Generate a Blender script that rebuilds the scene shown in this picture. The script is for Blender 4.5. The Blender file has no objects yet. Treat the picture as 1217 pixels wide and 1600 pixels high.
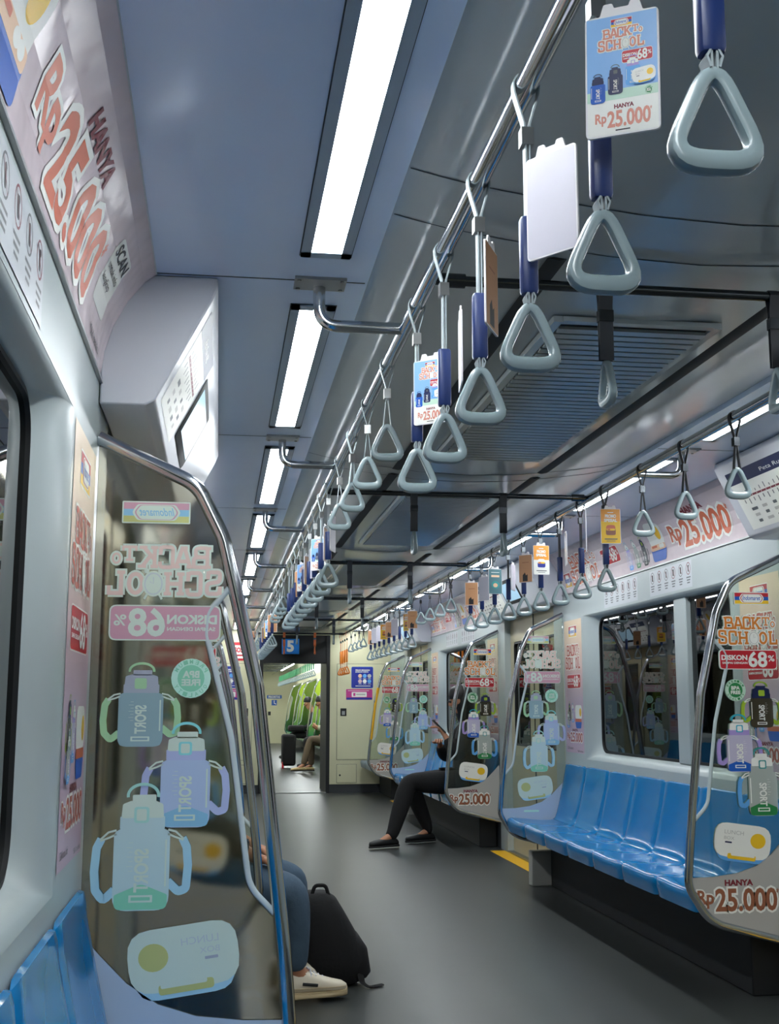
import bpy, bmesh, math, random
from mathutils import Vector, Matrix
random.seed(7)
PI = math.pi
S = bpy.context.scene
COL = S.collection

# ------------------------------------------------------------------ camera
F_PX, YAW, PITCH = 1845.15, 0.1421, 0.1617
cam_d = bpy.data.cameras.new('camera')
cam_d.sensor_fit = 'HORIZONTAL'
cam_d.sensor_width = 36.0
cam_d.lens = 36.0 * F_PX / 1217.0
cam_d.clip_start = 0.02
cam = bpy.data.objects.new('camera', cam_d)
COL.objects.link(cam)
cyw, syw, cpt, spt = math.cos(YAW), math.sin(YAW), math.cos(PITCH), math.sin(PITCH)
_R = Vector((cyw, -syw, 0)); _F = Vector((syw * cpt, cyw * cpt, spt)); _U = Vector((-syw * spt, -cyw * spt, cpt))
cam.matrix_world = Matrix(((_R.x, _U.x, -_F.x, -0.9884), (_R.y, _U.y, -_F.y, 0.0), (_R.z, _U.z, -_F.z, 1.1329), (0, 0, 0, 1)))
S.camera = cam

# ------------------------------------------------------------------ world, exposure
wd = bpy.data.worlds.new('night'); S.world = wd
wd.use_nodes = True
wd.node_tree.nodes['Background'].inputs[0].default_value = (0.30, 0.42, 0.48, 1)
wd.node_tree.nodes['Background'].inputs[1].default_value = 0.05
S.view_settings.view_transform = 'Standard'
S.view_settings.look = 'None'
S.view_settings.gamma = 1
S.view_settings.use_curve_mapping = False
S.view_settings.exposure = 1.3
LAMP_POWER = 17.0
LAMP_TINT = (0.93, 0.98, 1.0)

# ------------------------------------------------------------------ materials
def lin(c):
    return tuple(((v / 255.0) / 12.92 if v / 255.0 <= 0.04045 else ((v / 255.0 + 0.055) / 1.055) ** 2.4) for v in c)
MATS = {}
def mat(name, rgb, rough=0.5, metal=0.0, spec=0.5, coat=0.0, alpha=1.0, bump=0.0, bscale=20.0, vary=0.0, vscale=6.0, emit=0.0):
    if name in MATS: return MATS[name]
    m = bpy.data.materials.new(name); m.use_nodes = True
    nt = m.node_tree; b = nt.nodes['Principled BSDF']
    c = lin(rgb) + (1,)
    b.inputs['Base Color'].default_value = c
    b.inputs['Roughness'].default_value = rough
    b.inputs['Metallic'].default_value = metal
    b.inputs['Specular IOR Level'].default_value = spec
    b.inputs['Coat Weight'].default_value = coat
    b.inputs['Coat Roughness'].default_value = 0.06
    b.inputs['Alpha'].default_value = alpha
    if emit > 0:
        b.inputs['Emission Color'].default_value = c
        b.inputs['Emission Strength'].default_value = emit
    if bump > 0 or vary > 0:
        tc = nt.nodes.new('ShaderNodeTexCoord')
        if vary > 0:
            n = nt.nodes.new('ShaderNodeTexNoise'); n.inputs['Scale'].default_value = vscale; n.inputs['Detail'].default_value = 5
            nt.links.new(tc.outputs['Object'], n.inputs['Vector'])
            mx = nt.nodes.new('ShaderNodeMixRGB'); mx.blend_type = 'MIX'
            mx.inputs[1].default_value = tuple(v * (1 - vary) for v in c[:3]) + (1,)
            mx.inputs[2].default_value = tuple(min(1, v * (1 + vary)) for v in c[:3]) + (1,)
            nt.links.new(n.outputs['Fac'], mx.inputs[0]); nt.links.new(mx.outputs[0], b.inputs['Base Color'])
        if bump > 0:
            n = nt.nodes.new('ShaderNodeTexNoise'); n.inputs['Scale'].default_value = bscale; n.inputs['Detail'].default_value = 3
            nt.links.new(tc.outputs['Object'], n.inputs['Vector'])
            bp = nt.nodes.new('ShaderNodeBump'); bp.inputs['Strength'].default_value = bump; bp.inputs['Distance'].default_value = 0.01
            nt.links.new(n.outputs['Fac'], bp.inputs['Height']); nt.links.new(bp.outputs['Normal'], b.inputs['Normal'])
    MATS[name] = m
    return m

def gradient_mat(name, c0, c1, axis, a, b_, rough=0.35, noise=0.0):
    """printed two-colour blend along an object axis"""
    m = bpy.data.materials.new(name); m.use_nodes = True
    nt = m.node_tree; b = nt.nodes['Principled BSDF']
    tc = nt.nodes.new('ShaderNodeTexCoord'); sp = nt.nodes.new('ShaderNodeSeparateXYZ')
    mr = nt.nodes.new('ShaderNodeMapRange'); mr.inputs[1].default_value = a; mr.inputs[2].default_value = b_
    mx = nt.nodes.new('ShaderNodeMixRGB')
    mx.inputs[1].default_value = lin(c0) + (1,); mx.inputs[2].default_value = lin(c1) + (1,)
    nt.links.new(tc.outputs['Object'], sp.inputs[0]); nt.links.new(sp.outputs[axis], mr.inputs[0])
    nt.links.new(mr.outputs[0], mx.inputs[0]); nt.links.new(mx.outputs[0], b.inputs['Base Color'])
    b.inputs['Roughness'].default_value = rough
    if noise > 0:
        n = nt.nodes.new('ShaderNodeTexNoise'); n.inputs['Scale'].default_value = 7; n.inputs['Detail'].default_value = 2
        nt.links.new(tc.outputs['Object'], n.inputs['Vector'])
        bp = nt.nodes.new('ShaderNodeBump'); bp.inputs['Strength'].default_value = noise; bp.inputs['Distance'].default_value = 0.02
        nt.links.new(n.outputs['Fac'], bp.inputs['Height']); nt.links.new(bp.outputs['Normal'], b.inputs['Normal'])
    MATS[name] = m
    return m

def clear_mat(name, tint, rough=0.02, base=0.0, base_rgb=(128, 128, 128)):
    """thin clear sheet: straight transmission plus fresnel reflection"""
    m = bpy.data.materials.new(name); m.use_nodes = True
    nt = m.node_tree; nt.nodes.clear()
    out = nt.nodes.new('ShaderNodeOutputMaterial')
    tr = nt.nodes.new('ShaderNodeBsdfTransparent'); tr.inputs[0].default_value = lin(tint) + (1,)
    gl = nt.nodes.new('ShaderNodeBsdfGlossy'); gl.inputs['Roughness'].default_value = rough; gl.inputs[0].default_value = (1, 1, 1, 1)
    fr = nt.nodes.new('ShaderNodeFresnel'); fr.inputs[0].default_value = 1.5
    mx = nt.nodes.new('ShaderNodeMixShader')
    nt.links.new(fr.outputs[0], mx.inputs[0]); nt.links.new(tr.outputs[0], mx.inputs[1]); nt.links.new(gl.outputs[0], mx.inputs[2])
    last = mx
    if base > 0:
        df = nt.nodes.new('ShaderNodeBsdfDiffuse'); df.inputs[0].default_value = lin(base_rgb) + (1,)
        m2 = nt.nodes.new('ShaderNodeMixShader'); m2.inputs[0].default_value = base
        nt.links.new(mx.outputs[0], m2.inputs[1]); nt.links.new(df.outputs[0], m2.inputs[2]); last = m2
    nt.links.new(last.outputs[0], out.inputs[0])
    MATS[name] = m
    return m

M_floor = mat('floor vinyl', (60, 63, 62), 0.34, spec=0.4, bump=0.06, bscale=3, vary=0.16, vscale=1.6)
M_ceil = mat('ceiling laminate', (204, 224, 255), 0.16, spec=0.55, bump=0.03, bscale=2.5, vary=0.04)  # off-white laminate; the bluish light near the lamps is put into its colour
M_ceilc = mat('ceiling centre laminate', (190, 198, 199), 0.13, spec=0.6, bump=0.03, bscale=2.0, vary=0.05)
M_wall = mat('wall melamine', (172, 182, 183), 0.28, spec=0.5, vary=0.03)
M_wlow = mat('lower wall', (52, 56, 60), 0.5)
M_pale = mat('pale grey steel paint', (170, 170, 164), 0.35)
M_cream = mat('cream panel', (208, 206, 172), 0.35, vary=0.03)
M_header = mat('header panel', (190, 194, 200), 0.3)
M_dark = mat('dark recess', (22, 24, 27), 0.6)
M_seam = mat('panel seam', (40, 52, 64), 0.6)
M_chrome = mat('polished steel tube', (196, 200, 204), 0.14, metal=1.0)
M_darkbar = mat('dark steel bar', (84, 88, 92), 0.22, metal=1.0)
M_steel = mat('brushed steel', (166, 168, 168), 0.32, metal=1.0)
M_handle = mat('grey handle plastic', (140, 157, 161), 0.22, spec=0.6, bump=0.01, bscale=200)
M_band = mat('grey strap web', (150, 162, 166), 0.5)
M_bandd = mat('dark strap web', (44, 48, 54), 0.5)
M_sleeve = mat('navy sleeve', (20, 44, 98), 0.34)
M_sleeveg = mat('green sleeve', (40, 130, 80), 0.3)
M_orange = mat('orange handle', (226, 128, 40), 0.3)
M_orangeb = mat('orange strap', (214, 108, 52), 0.45)
M_blue = mat('blue seat shell', (0, 116, 178), 0.17, spec=0.3, coat=0.18, vary=0.05, vscale=3)
M_greyseat = mat('grey blue seat cover', (112, 132, 146), 0.4)
M_green = mat('green seat shell', (16, 130, 84), 0.2, coat=0.3)
M_glass = clear_mat('partition glass', (236, 241, 236), 0.02, 0.012, (150, 150, 130))
M_pane = clear_mat('window glass', (88, 104, 108), 0.01)
def hazy_mat(name, tint, rough):
    m = bpy.data.materials.new(name); m.use_nodes = True
    nt = m.node_tree; nt.nodes.clear(); out = nt.nodes.new('ShaderNodeOutputMaterial')
    rf = nt.nodes.new('ShaderNodeBsdfRefraction'); rf.inputs['IOR'].default_value = 1.25; rf.inputs['Roughness'].default_value = rough; rf.inputs[0].default_value = lin(tint) + (1,)
    gl = nt.nodes.new('ShaderNodeBsdfGlossy'); gl.inputs['Roughness'].default_value = .05
    mx = nt.nodes.new('ShaderNodeMixShader'); mx.inputs[0].default_value = .06
    nt.links.new(rf.outputs[0], mx.inputs[1]); nt.links.new(gl.outputs[0], mx.inputs[2]); nt.links.new(mx.outputs[0], out.inputs[0])
    return m
M_haze = hazy_mat('hazy film glass', (216, 214, 204), .13)
M_edge = mat('pale glass edge trim', (190, 204, 208), 0.3)
M_rubber = mat('black rubber', (24, 26, 28), 0.55)
M_yellow = mat('yellow floor marking', (236, 182, 28), 0.45, vary=0.05)
M_ypole = mat('yellow grip', (232, 176, 26), 0.4)
M_lamp = mat('lamp diffuser', tuple(int(255 * v) for v in (0.96, 0.98, 1.0)), 0.4)
_b = M_lamp.node_tree.nodes['Principled BSDF']
_b.inputs['Emission Color'].default_value = LAMP_TINT + (1,); _b.inputs['Emission Strength'].default_value = LAMP_POWER
M_lframe = mat('lamp frame', (150, 168, 186), 0.35)
M_door = mat('door leaf', (188, 180, 150), 0.3, metal=0.25)
M_black = mat('black cloth', (9, 9, 11), 0.9, bump=0.2, bscale=60)
M_skin = mat('skin', (172, 120, 90), 0.55)
M_hair = mat('black hair', (16, 15, 16), 0.5)
M_jean = mat('washed denim', (66, 86, 104), 0.85, bump=0.3, bscale=40, vary=0.25, vscale=14)
M_shoe = mat('cream leather', (214, 204, 184), 0.5)
M_sole = mat('tan sole', (186, 166, 130), 0.6)
M_plastic = mat('white plastic', (206, 208, 216), 0.3)
M_screen = mat('lit screen', (150, 184, 206), 0.3, emit=0.22)
M_navy = mat('navy print', (26, 40, 70), 0.4)

# ------------------------------------------------------------------ mesh builder
class MB:
    def __init__(s): s.v = []; s.f = []; s.m = []
    def add(s, vs, fs, mi=0):
        o = len(s.v); s.v += [tuple(p) for p in vs]
        for f in fs: s.f.append(tuple(i + o for i in f)); s.m.append(mi)
        return s
    def box(s, a, b, mi=0):
        x0, y0, z0 = [min(p, q) for p, q in zip(a, b)]; x1, y1, z1 = [max(p, q) for p, q in zip(a, b)]
        return s.add([(x0, y0, z0), (x1, y0, z0), (x1, y1, z0), (x0, y1, z0), (x0, y0, z1), (x1, y0, z1), (x1, y1, z1), (x0, y1, z1)],
                     [(0, 3, 2, 1), (4, 5, 6, 7), (0, 1, 5, 4), (1, 2, 6, 5), (2, 3, 7, 6), (3, 0, 4, 7)], mi)
    def prism(s, poly, fn, a, b, mi=0):
        """closed 2-D outline extruded from a to b; fn(u, v, t) gives the point"""
        n = len(poly)
        vs = [fn(u, v, a) for u, v in poly] + [fn(u, v, b) for u, v in poly]
        fs = [(i, (i + 1) % n, (i + 1) % n + n, i + n) for i in range(n)] + [tuple(range(n))[::-1], tuple(range(n, 2 * n))]
        return s.add(vs, fs, mi)
    def tube(s, path, r, seg=10, closed=False, mi=0, caps=True, up=None, sq=None, p=1.0):
        """sweep; r: radius, list of radii, or (a, b) half sizes via sq"""
        P = [Vector(q) for q in path]; n = len(P); T = []
        for i in range(n):
            a = P[(i - 1) % n] if (closed or i > 0) else P[0]; b = P[(i + 1) % n] if (closed or i < n - 1) else P[-1]
            t = (b - a); T.append(t.normalized() if t.length > 1e-9 else Vector((0, 0, 1)))
        nrm = Vector(up) if up else Vector((0, 0, 1)) if abs(T[0].z) < 0.9 else Vector((1, 0, 0))
        vs = []
        for i in range(n):
            if up: nn = Vector(up)
            else: nn = nrm
            nn = (nn - T[i] * nn.dot(T[i]))
            nn = nn.normalized() if nn.length > 1e-6 else T[i].orthogonal().normalized()
            nrm = nn; bb = T[i].cross(nn)
            if sq: a_, b_ = sq[i] if isinstance(sq, list) else sq
            else: a_ = b_ = (r[i] if isinstance(r, (list, tuple)) else r)
            for k in range(seg):
                th = 2 * PI * (k + 0.5) / seg; c, d = math.cos(th), math.sin(th)
                c = math.copysign(abs(c) ** p, c); d = math.copysign(abs(d) ** p, d)
                vs.append(P[i] + nn * a_ * c + bb * b_ * d)
        fs = []
        for i in range(n if closed else n - 1):
            j = (i + 1) % n
            for k in range(seg): fs.append((i * seg + k, i * seg + (k + 1) % seg, j * seg + (k + 1) % seg, j * seg + k))
        if not closed and caps:
            fs.append(tuple(range(seg))[::-1]); fs.append(tuple(range((n - 1) * seg, n * seg)))
        return s.add(vs, fs, mi)
    def loft(s, loops, mi=0, caps=False, closed=True):
        n = len(loops[0]); vs = [p for L in loops for p in L]; fs = []
        for i in range(len(loops) - 1):
            for k in range(n if closed else n - 1):
                fs.append((i * n + k, i * n + (k + 1) % n, (i + 1) * n + (k + 1) % n, (i + 1) * n + k))
        if caps: fs += [tuple(range(n))[::-1], tuple(range((len(loops) - 1) * n, len(loops) * n))]
        return s.add(vs, fs, mi)
    def ball(s, c, r, seg=14, rings=9, mi=0, zmin=-1.0):
        rx, ry, rz = r if isinstance(r, (tuple, list)) else (r, r, r)
        loops = []
        for i in range(rings + 1):
            t = max(zmin, math.cos(PI * (1 - i / rings))) if i else max(zmin, -1)
            q = math.sqrt(max(0.0, 1 - t * t)) + 1e-4
            loops.append([(c[0] + rx * q * math.cos(2 * PI * k / seg), c[1] + ry * q * math.sin(2 * PI * k / seg), c[2] + rz * t) for k in range(seg)])
        return s.loft(loops, mi, caps=True)
    def mesh(s, name, mats, angle=32):
        me = bpy.data.meshes.new(name); me.from_pydata(s.v, [], s.f)
        for m in (mats if isinstance(mats, (list, tuple)) else [mats]): me.materials.append(m)
        me.polygons.foreach_set('material_index', s.m)
        bm = bmesh.new(); bm.from_mesh(me); bmesh.ops.recalc_face_normals(bm, faces=bm.faces); bm.to_mesh(me); bm.free()
        if angle:
            me.polygons.foreach_set('use_smooth', [True] * len(me.polygons)); me.set_sharp_from_angle(angle=math.radians(angle))
        me.update(); return me
    def build(s, name, mats, parent=None, bevel=0.0, angle=32, seg=2, local=False):
        o = bpy.data.objects.new(name, s.mesh(name, mats, angle)); COL.objects.link(o)
        if parent is not None:
            o.parent = parent
            if not local: o.matrix_parent_inverse = world_of(parent).inverted()
        if bevel > 0:
            b = o.modifiers.new('bevel', 'BEVEL'); b.width = bevel; b.segments = seg; b.limit_method = 'ANGLE'; b.angle_limit = math.radians(40)
        return o

def world_of(o):
    m = Matrix.Translation(o.location) @ o.rotation_euler.to_matrix().to_4x4()
    if o.parent: m = world_of(o.parent) @ o.matrix_parent_inverse @ m
    return m
def tag(o, label=None, cat=None, group=None, kind=None):
    if label: o['label'] = label
    if cat: o['category'] = cat
    if group: o['group'] = group
    if kind: o['kind'] = kind
    return o
def thing(name, loc, label, cat, group=None, rotz=0.0):
    o = bpy.data.objects.new(name, None); COL.objects.link(o); o.location = loc; o.rotation_euler = (0, 0, rotz)
    o.empty_display_size = 0.05
    return tag(o, label, cat, group)
def struct(o, label=None): return tag(o, label, None, None, 'structure')
def copy_tree(o, parent=None):
    c = o.copy(); COL.objects.link(c)
    if parent is not None: c.parent = parent
    for ch in list(o.children): copy_tree(ch, c)
    return c
ORD = ['first', 'second', 'third', 'fourth', 'fifth', 'sixth', 'seventh', 'eighth', 'ninth', 'tenth', 'eleventh', 'twelfth', 'thirteenth', 'fourteenth', 'fifteenth', 'sixteenth']

def rounded(pts, radii, seg=5, closed=True):
    """round the corners of a polyline in any dimension"""
    out = []; n = len(pts)
    for i in range(n):
        r = radii[i] if isinstance(radii, (list, tuple)) else radii
        p = Vector(pts[i])
        if (not closed and i in (0, n - 1)) or r <= 0: out.append(tuple(p)); continue
        a = Vector(pts[(i - 1) % n]) - p; b = Vector(pts[(i + 1) % n]) - p
        la, lb = a.length, b.length; a = a / la; b = b / lb
        ang = max(1e-3, a.angle(b)); d = min(r / math.tan(ang / 2), la * 0.48, lb * 0.48)
        p0, p1 = p + a * d, p + b * d
        for k in range(seg + 1):
            t = k / seg; out.append(tuple((1 - t) ** 2 * p0 + 2 * t * (1 - t) * p + t * t * p1))
    return out

# ------------------------------------------------------------------ flat artwork (printing)
_TXT = {}
def glyphs(s, off):
    k = (s, off)
    if k in _TXT: return _TXT[k]
    cu = bpy.data.curves.new('t', 'FONT'); cu.body = s; cu.size = 1; cu.offset = off; cu.resolution_u = 3; cu.fill_mode = 'FRONT'
    ob = bpy.data.objects.new('t', cu); COL.objects.link(ob)
    dg = bpy.context.evaluated_depsgraph_get(); me = bpy.data.meshes.new_from_object(ob.evaluated_get(dg))
    vs = [(v.co.x, v.co.y) for v in me.vertices]; fs = [tuple(p.vertices) for p in me.polygons]
    bpy.data.objects.remove(ob); bpy.data.curves.remove(cu); bpy.data.meshes.remove(me)
    _TXT[k] = (vs, fs); return _TXT[k]

class Art:
    def __init__(s): s.items = []
    def raw(s, vs, fs, m, l): s.items.append((vs, fs, m, l)); return s
    def poly(s, pts, m, l): return s.raw(list(pts), [tuple(range(len(pts)))], m, l)
    def rect(s, x0, y0, x1, y1, m, l, nx=1, ny=1):
        vs = [(x0 + (x1 - x0) * i / nx, y0 + (y1 - y0) * j / ny) for j in range(ny + 1) for i in range(nx + 1)]
        fs = [(j * (nx + 1) + i, j * (nx + 1) + i + 1, (j + 1) * (nx + 1) + i + 1, (j + 1) * (nx + 1) + i) for j in range(ny) for i in range(nx)]
        return s.raw(vs, fs, m, l)
    def rrect(s, cx, cy, w, h, r, m, l, rot=0.0):
        q = rounded([(-w / 2, -h / 2), (w / 2, -h / 2), (w / 2, h / 2), (-w / 2, h / 2)], r, 4)
        c, d = math.cos(rot), math.sin(rot)
        return s.poly([(cx + x * c - y * d, cy + x * d + y * c) for x, y in q], m, l)
    def ell(s, cx, cy, a, b, m, l, n=24): return s.poly([(cx + a * math.cos(2 * PI * k / n), cy + b * math.sin(2 * PI * k / n)) for k in range(n)], m, l)
    def ring(s, cx, cy, a, b, w, m, l, t0=0.0, t1=2 * PI, n=24):
        vs = []
        for k in range(n + 1):
            t = t0 + (t1 - t0) * k / n
            vs += [(cx + a * math.cos(t), cy + b * math.sin(t)), (cx + (a - w) * math.cos(t), cy + (b - w) * math.sin(t))]
        return s.raw(vs, [(2 * k, 2 * k + 1, 2 * k + 3, 2 * k + 2) for k in range(n)], m, l)
    def stroke(s, pts, w, m, l):
        vs = []; n = len(pts)
        for i in range(n):
            a = Vector(pts[max(0, i - 1)]); b = Vector(pts[min(n - 1, i + 1)]); t = (b - a).normalized(); q = Vector((-t.y, t.x))
            p = Vector(pts[i]); vs += [tuple(p + q * w / 2), tuple(p - q * w / 2)]
        return s.raw(vs, [(2 * i, 2 * i + 1, 2 * i + 3, 2 * i + 2) for i in range(n - 1)], m, l)
    def text(s, body, x0, y0, x1, y1, m, l, bold=0.02, out=None, outm=None, rot=0.0, shear=0.0):
        """letters fitted to the box x0..x1, y0..y1 (before turning by rot about its centre)"""
        base, _ = glyphs(body, 0.0)
        bx0 = min(p[0] for p in base); bx1 = max(p[0] for p in base); by0 = min(p[1] for p in base); by1 = max(p[1] for p in base)
        cx, cy = (x0 + x1) / 2, (y0 + y1) / 2; c, d = math.cos(rot), math.sin(rot)
        def put(off, mm, ll):
            vs, fs = glyphs(body, off); o = []
            for u, v in vs:
                X = x0 + (u - bx0) / (bx1 - bx0) * (x1 - x0) - cx; Y = y0 + (v - by0) / (by1 - by0) * (y1 - y0) - cy
                X += shear * Y
                o.append((cx + X * c - Y * d, cy + X * d + Y * c))
            s.raw(o, fs, mm, ll)
        if out: put(out, outm, l)
        put(bold, m, l + 1)
        return s
    def mesh(s, name, pal, fn, cuts=None):
        keys = []; mb = MB()
        for vs, fs, m, l in s.items:
            if m not in keys: keys.append(m)
            if cuts:
                bm = bmesh.new(); q = [bm.verts.new((u, v, 0)) for u, v in vs]
                for f in fs:
                    try: bm.faces.new([q[i] for i in f])
                    except ValueError: pass
                for c in cuts: bmesh.ops.bisect_plane(bm, geom=bm.verts[:] + bm.edges[:] + bm.faces[:], dist=1e-6, plane_co=(0, c, 0), plane_no=(0, 1, 0))
                bm.verts.index_update(); vs = [(p.co.x, p.co.y) for p in bm.verts]; fs = [tuple(p.index for p in f.verts) for f in bm.faces]; bm.free()
            mb.add([fn(u, v, l) for u, v in vs], fs, keys.index(m))
        me = bpy.data.meshes.new(name); me.from_pydata(mb.v, [], mb.f)
        for k in keys: me.materials.append(pal[k])
        me.polygons.foreach_set('material_index', mb.m); me.update(); return me
    def build(s, name, pal, fn, parent=None, local=False, cuts=None):
        o = bpy.data.objects.new(name, s.mesh(name, pal, fn, cuts)); COL.objects.link(o)
        if parent is not None:
            o.parent = parent
            if not local: o.matrix_parent_inverse = world_of(parent).inverted()
        return o

PRINT = dict(orange=(216, 128, 44), brown=(150, 92, 66), white=(238, 238, 232), red=(192, 32, 46), maroon=(120, 26, 44), green=(36, 132, 72),
             pgreen=(196, 226, 206), blue=(24, 92, 190), sky=(96, 168, 232), cyan=(36, 170, 200), yellow=(244, 196, 36), navy=(24, 36, 80), grey=(190, 188, 184),
             lilac=(170, 150, 214), plilac=(206, 200, 226), smoke=(70, 62, 44), teal=(60, 150, 150), lime=(160, 190, 50), clear=(206, 214, 208), black=(26, 26, 30),
             pink=(222, 190, 198), peach=(236, 196, 160), rust=(206, 104, 70), salmon=(214, 140, 122), mag=(196, 60, 140), brick=(190, 92, 78), tan=(190, 140, 100), dgrey=(92, 96, 100))
PAL = {k: mat('print ' + k, v, 0.38) for k, v in PRINT.items()}
for k, v in dict(cfilm=(178, 176, 172)).items(): PAL[k] = mat('print ' + k, v, 0.45)
for k, v in dict(smoke=0.80, clear=0.62, plilac=0.86).items():
    PAL[k] = mat('print sheer ' + k, PRINT[k], 0.38, alpha=v)
BACKC = dict(orange=(206, 182, 174), brown=(196, 176, 166), white=(190, 208, 196), red=(186, 140, 158), maroon=(170, 140, 150), green=(120, 196, 164), pgreen=(176, 222, 206),
             blue=(120, 176, 206), sky=(150, 196, 216), cyan=(120, 204, 208), yellow=(176, 182, 112), navy=(150, 160, 176), grey=(176, 190, 196), lilac=(160, 172, 212),
             plilac=(158, 180, 212), smoke=(126, 158, 168), teal=(150, 204, 196), lime=(150, 196, 150), clear=(172, 200, 204), black=(146, 164, 170), pink=(200, 180, 190))
BACK = {k: mat('print back ' + k, tuple(min(255, q + 14) for q in v), 0.45) for k, v in BACKC.items()}
BACK['cfilm'] = mat('print back film', (176, 194, 214), 0.5)

def art_logo(A, cx, cy, w, h, l):
    A.rrect(cx, cy, w, h, h * .06, 'white', l)
    A.rect(cx - w * .48, cy + h * .14, cx + w * .48, cy + h * .44, 'red', l + 1)
    A.rect(cx - w * .48, cy - h * .16, cx + w * .48, cy + h * .14, 'blue', l + 1)
    A.rect(cx - w * .48, cy - h * .44, cx + w * .48, cy - h * .16, 'yellow', l + 1)
    for k, (a, m) in enumerate(((0.0, 'white'), (.03, 'red'), (.05, 'white'))):
        q = .36 - a
        A.poly(rounded([(cx - w * q, cy), (cx - w * (q - .08), cy + h * (q)), (cx + w * (q - .08), cy + h * q), (cx + w * q, cy), (cx + w * (q - .08), cy - h * q), (cx - w * (q - .08), cy - h * q)], h * .2, 3), m, l + 2 + k)
    A.text('Indomaret', cx - w * .25, cy - h * .15, cx + w * .25, cy + h * .2, 'blue', l + 4, 0.015, shear=.25)

SLAB = {
 'B': ([[(.15, 0), (.15, 1)], [(.15, .94), (.5, .94), (.69, .9), (.69, .58), (.5, .52), (.15, .52)], [(.45, .52), (.78, .50), (.78, .06), (.5, .06), (.15, .06)]], [[(-.02, .93), (.25, .93)], [(-.02, .07), (.25, .07)]]),
 'A': ([[(.10, 0), (.40, 1)], [(.46, 1), (.78, 0)], [(.2, .32), (.66, .32)]], [[(-.06, .07), (.28, .07)], [(.58, .07), (.92, .07)], [(.24, .93), (.52, .93)]]),
 'C': ([[(.74, .66), (.70, .96), (.40, .96), (.10, .96), (.10, .5), (.10, .04), (.42, .04), (.74, .04), (.77, .30)]], [[(.74, .60), (.74, 1)]]),
 'K': ([[(.14, 0), (.14, 1)], [(.16, .40), (.66, .96)], [(.32, .58), (.70, .04)]], [[(-.02, .07), (.32, .07)], [(-.02, .93), (.32, .93)], [(.48, .93), (.84, .93)], [(.52, .07), (.90, .07)]]),
 'T': ([[(.42, 0), (.42, 1)], [(0, .92), (.84, .92)]], [[(.2, .07), (.64, .07)], [(.03, 1), (.03, .66)], [(.81, 1), (.81, .66)]]),
 'S': ([[(.70, .72), (.68, .96), (.38, .96), (.10, .96), (.10, .56), (.40, .52), (.74, .46), (.74, .04), (.42, .04), (.12, .04), (.08, .30)]], [[(.70, .66), (.70, 1)], [(.08, 0), (.08, .36)]]),
 'H': ([[(.14, 0), (.14, 1)], [(.68, 0), (.68, 1)], [(.14, .5), (.68, .5)]], [[(-.02, .07), (.30, .07)], [(-.02, .93), (.30, .93)], [(.52, .07), (.84, .07)], [(.52, .93), (.84, .93)]]),
 'L': ([[(.16, 0), (.16, 1)], [(.05, .07), (.76, .07)]], [[(-.02, .93), (.36, .93)], [(.72, 0), (.72, .38)]]),
 'O': ([], []), 'o': ([], [])}
def slab(A, ch, x0, y0, w, h, m, l, grow):
    """one letter with block serifs"""
    wd = .175 * h + grow * 2; sx = w / .88
    if ch in 'Oo':
        A.ring(x0 + w * .48, y0 + h * .5, w * .46 + grow, h * .50 + grow, .18 * h + grow * 2, m, l, n=22); return
    for pl in SLAB[ch][0]:
        q = [(x0 + p[0] * sx, y0 + p[1] * h) for p in pl]
        if len(q) > 2: q = rounded(q, h * .24, 4, closed=False)
        A.stroke(q, wd, m, l); l += .12
    for (p, q) in SLAB[ch][1]:
        A.stroke([(x0 + p[0] * sx - (grow if p[0] < q[0] else 0), y0 + p[1] * h), (x0 + q[0] * sx + (grow if p[0] < q[0] else 0), y0 + q[1] * h)], .15 * h + grow * 2, m, l); l += .12
def art_school(A, x0, y0, x1, y1, l, col='orange', clock=True):
    w, h = x1 - x0, y1 - y0
    lay = [('B', .10, .53, .165, .43), ('A', .255, .53, .165, .43), ('C', .41, .53, .145, .43), ('K', .555, .53, .165, .43), ('T', .735, .66, .125, .30), ('o', .865, .60, .085, .22),
           ('S', .0, .02, .15, .46), ('C', .165, .0, .15, .46), ('H', .325, .0, .18, .45), ('O', .66, .0, .16, .45), ('L', .83, .0, .16, .47)]
    for q, (mm, g) in enumerate((('white', .036 * h), (col, 0))):
        for i, (ch, a, b, c, d) in enumerate(lay): slab(A, ch, x0 + a * w, y0 + b * h, c * w, d * h, mm, l + 2 * q + (i % 2) * .96, g)
    cx, cy = x0 + w * .585, y0 + h * .22
    A.ell(cx, cy, w * .095, h * .25, 'white', l + 4); A.ring(cx, cy, w * .078, h * .215, w * .010, 'grey', l + 5)
    A.stroke([(cx, cy + h * .13), (cx, cy), (cx + w * .03, cy + h * .04)], w * .007, 'grey', l + 6)
    for q in (-1, 1): A.stroke([(cx + q * w * .05, cy - h * .2), (cx + q * w * .075, cy - h * .3)], w * .02, 'white', l + 3); A.ell(cx + q * w * .06, cy + h * .25, w * .022, h * .05, 'white', l + 2.5)

def art_disc(A, x0, y0, x1, y1, l):
    w, h = x1 - x0, y1 - y0
    A.rrect((x0 + x1) / 2, (y0 + y1) / 2, w, h, h * .2, 'white', l); A.rrect((x0 + x1) / 2, (y0 + y1) / 2, w * .975, h * .93, h * .18, 'red', l + 1)
    A.text('DISKON', x0 + w * .04, y0 + h * .48, x0 + w * .48, y0 + h * .72, 'white', l + 2, .04)
    A.text('SAMPAI DENGAN', x0 + w * .05, y0 + h * .28, x0 + w * .48, y0 + h * .38, 'white', l + 2, .03)
    A.text('68', x0 + w * .51, y0 + h * .14, x0 + w * .82, y0 + h * .88, 'white', l + 2, .03)
    A.text('%', x0 + w * .85, y0 + h * .42, x0 + w * .955, y0 + h * .72, 'white', l + 2, .02)

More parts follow.
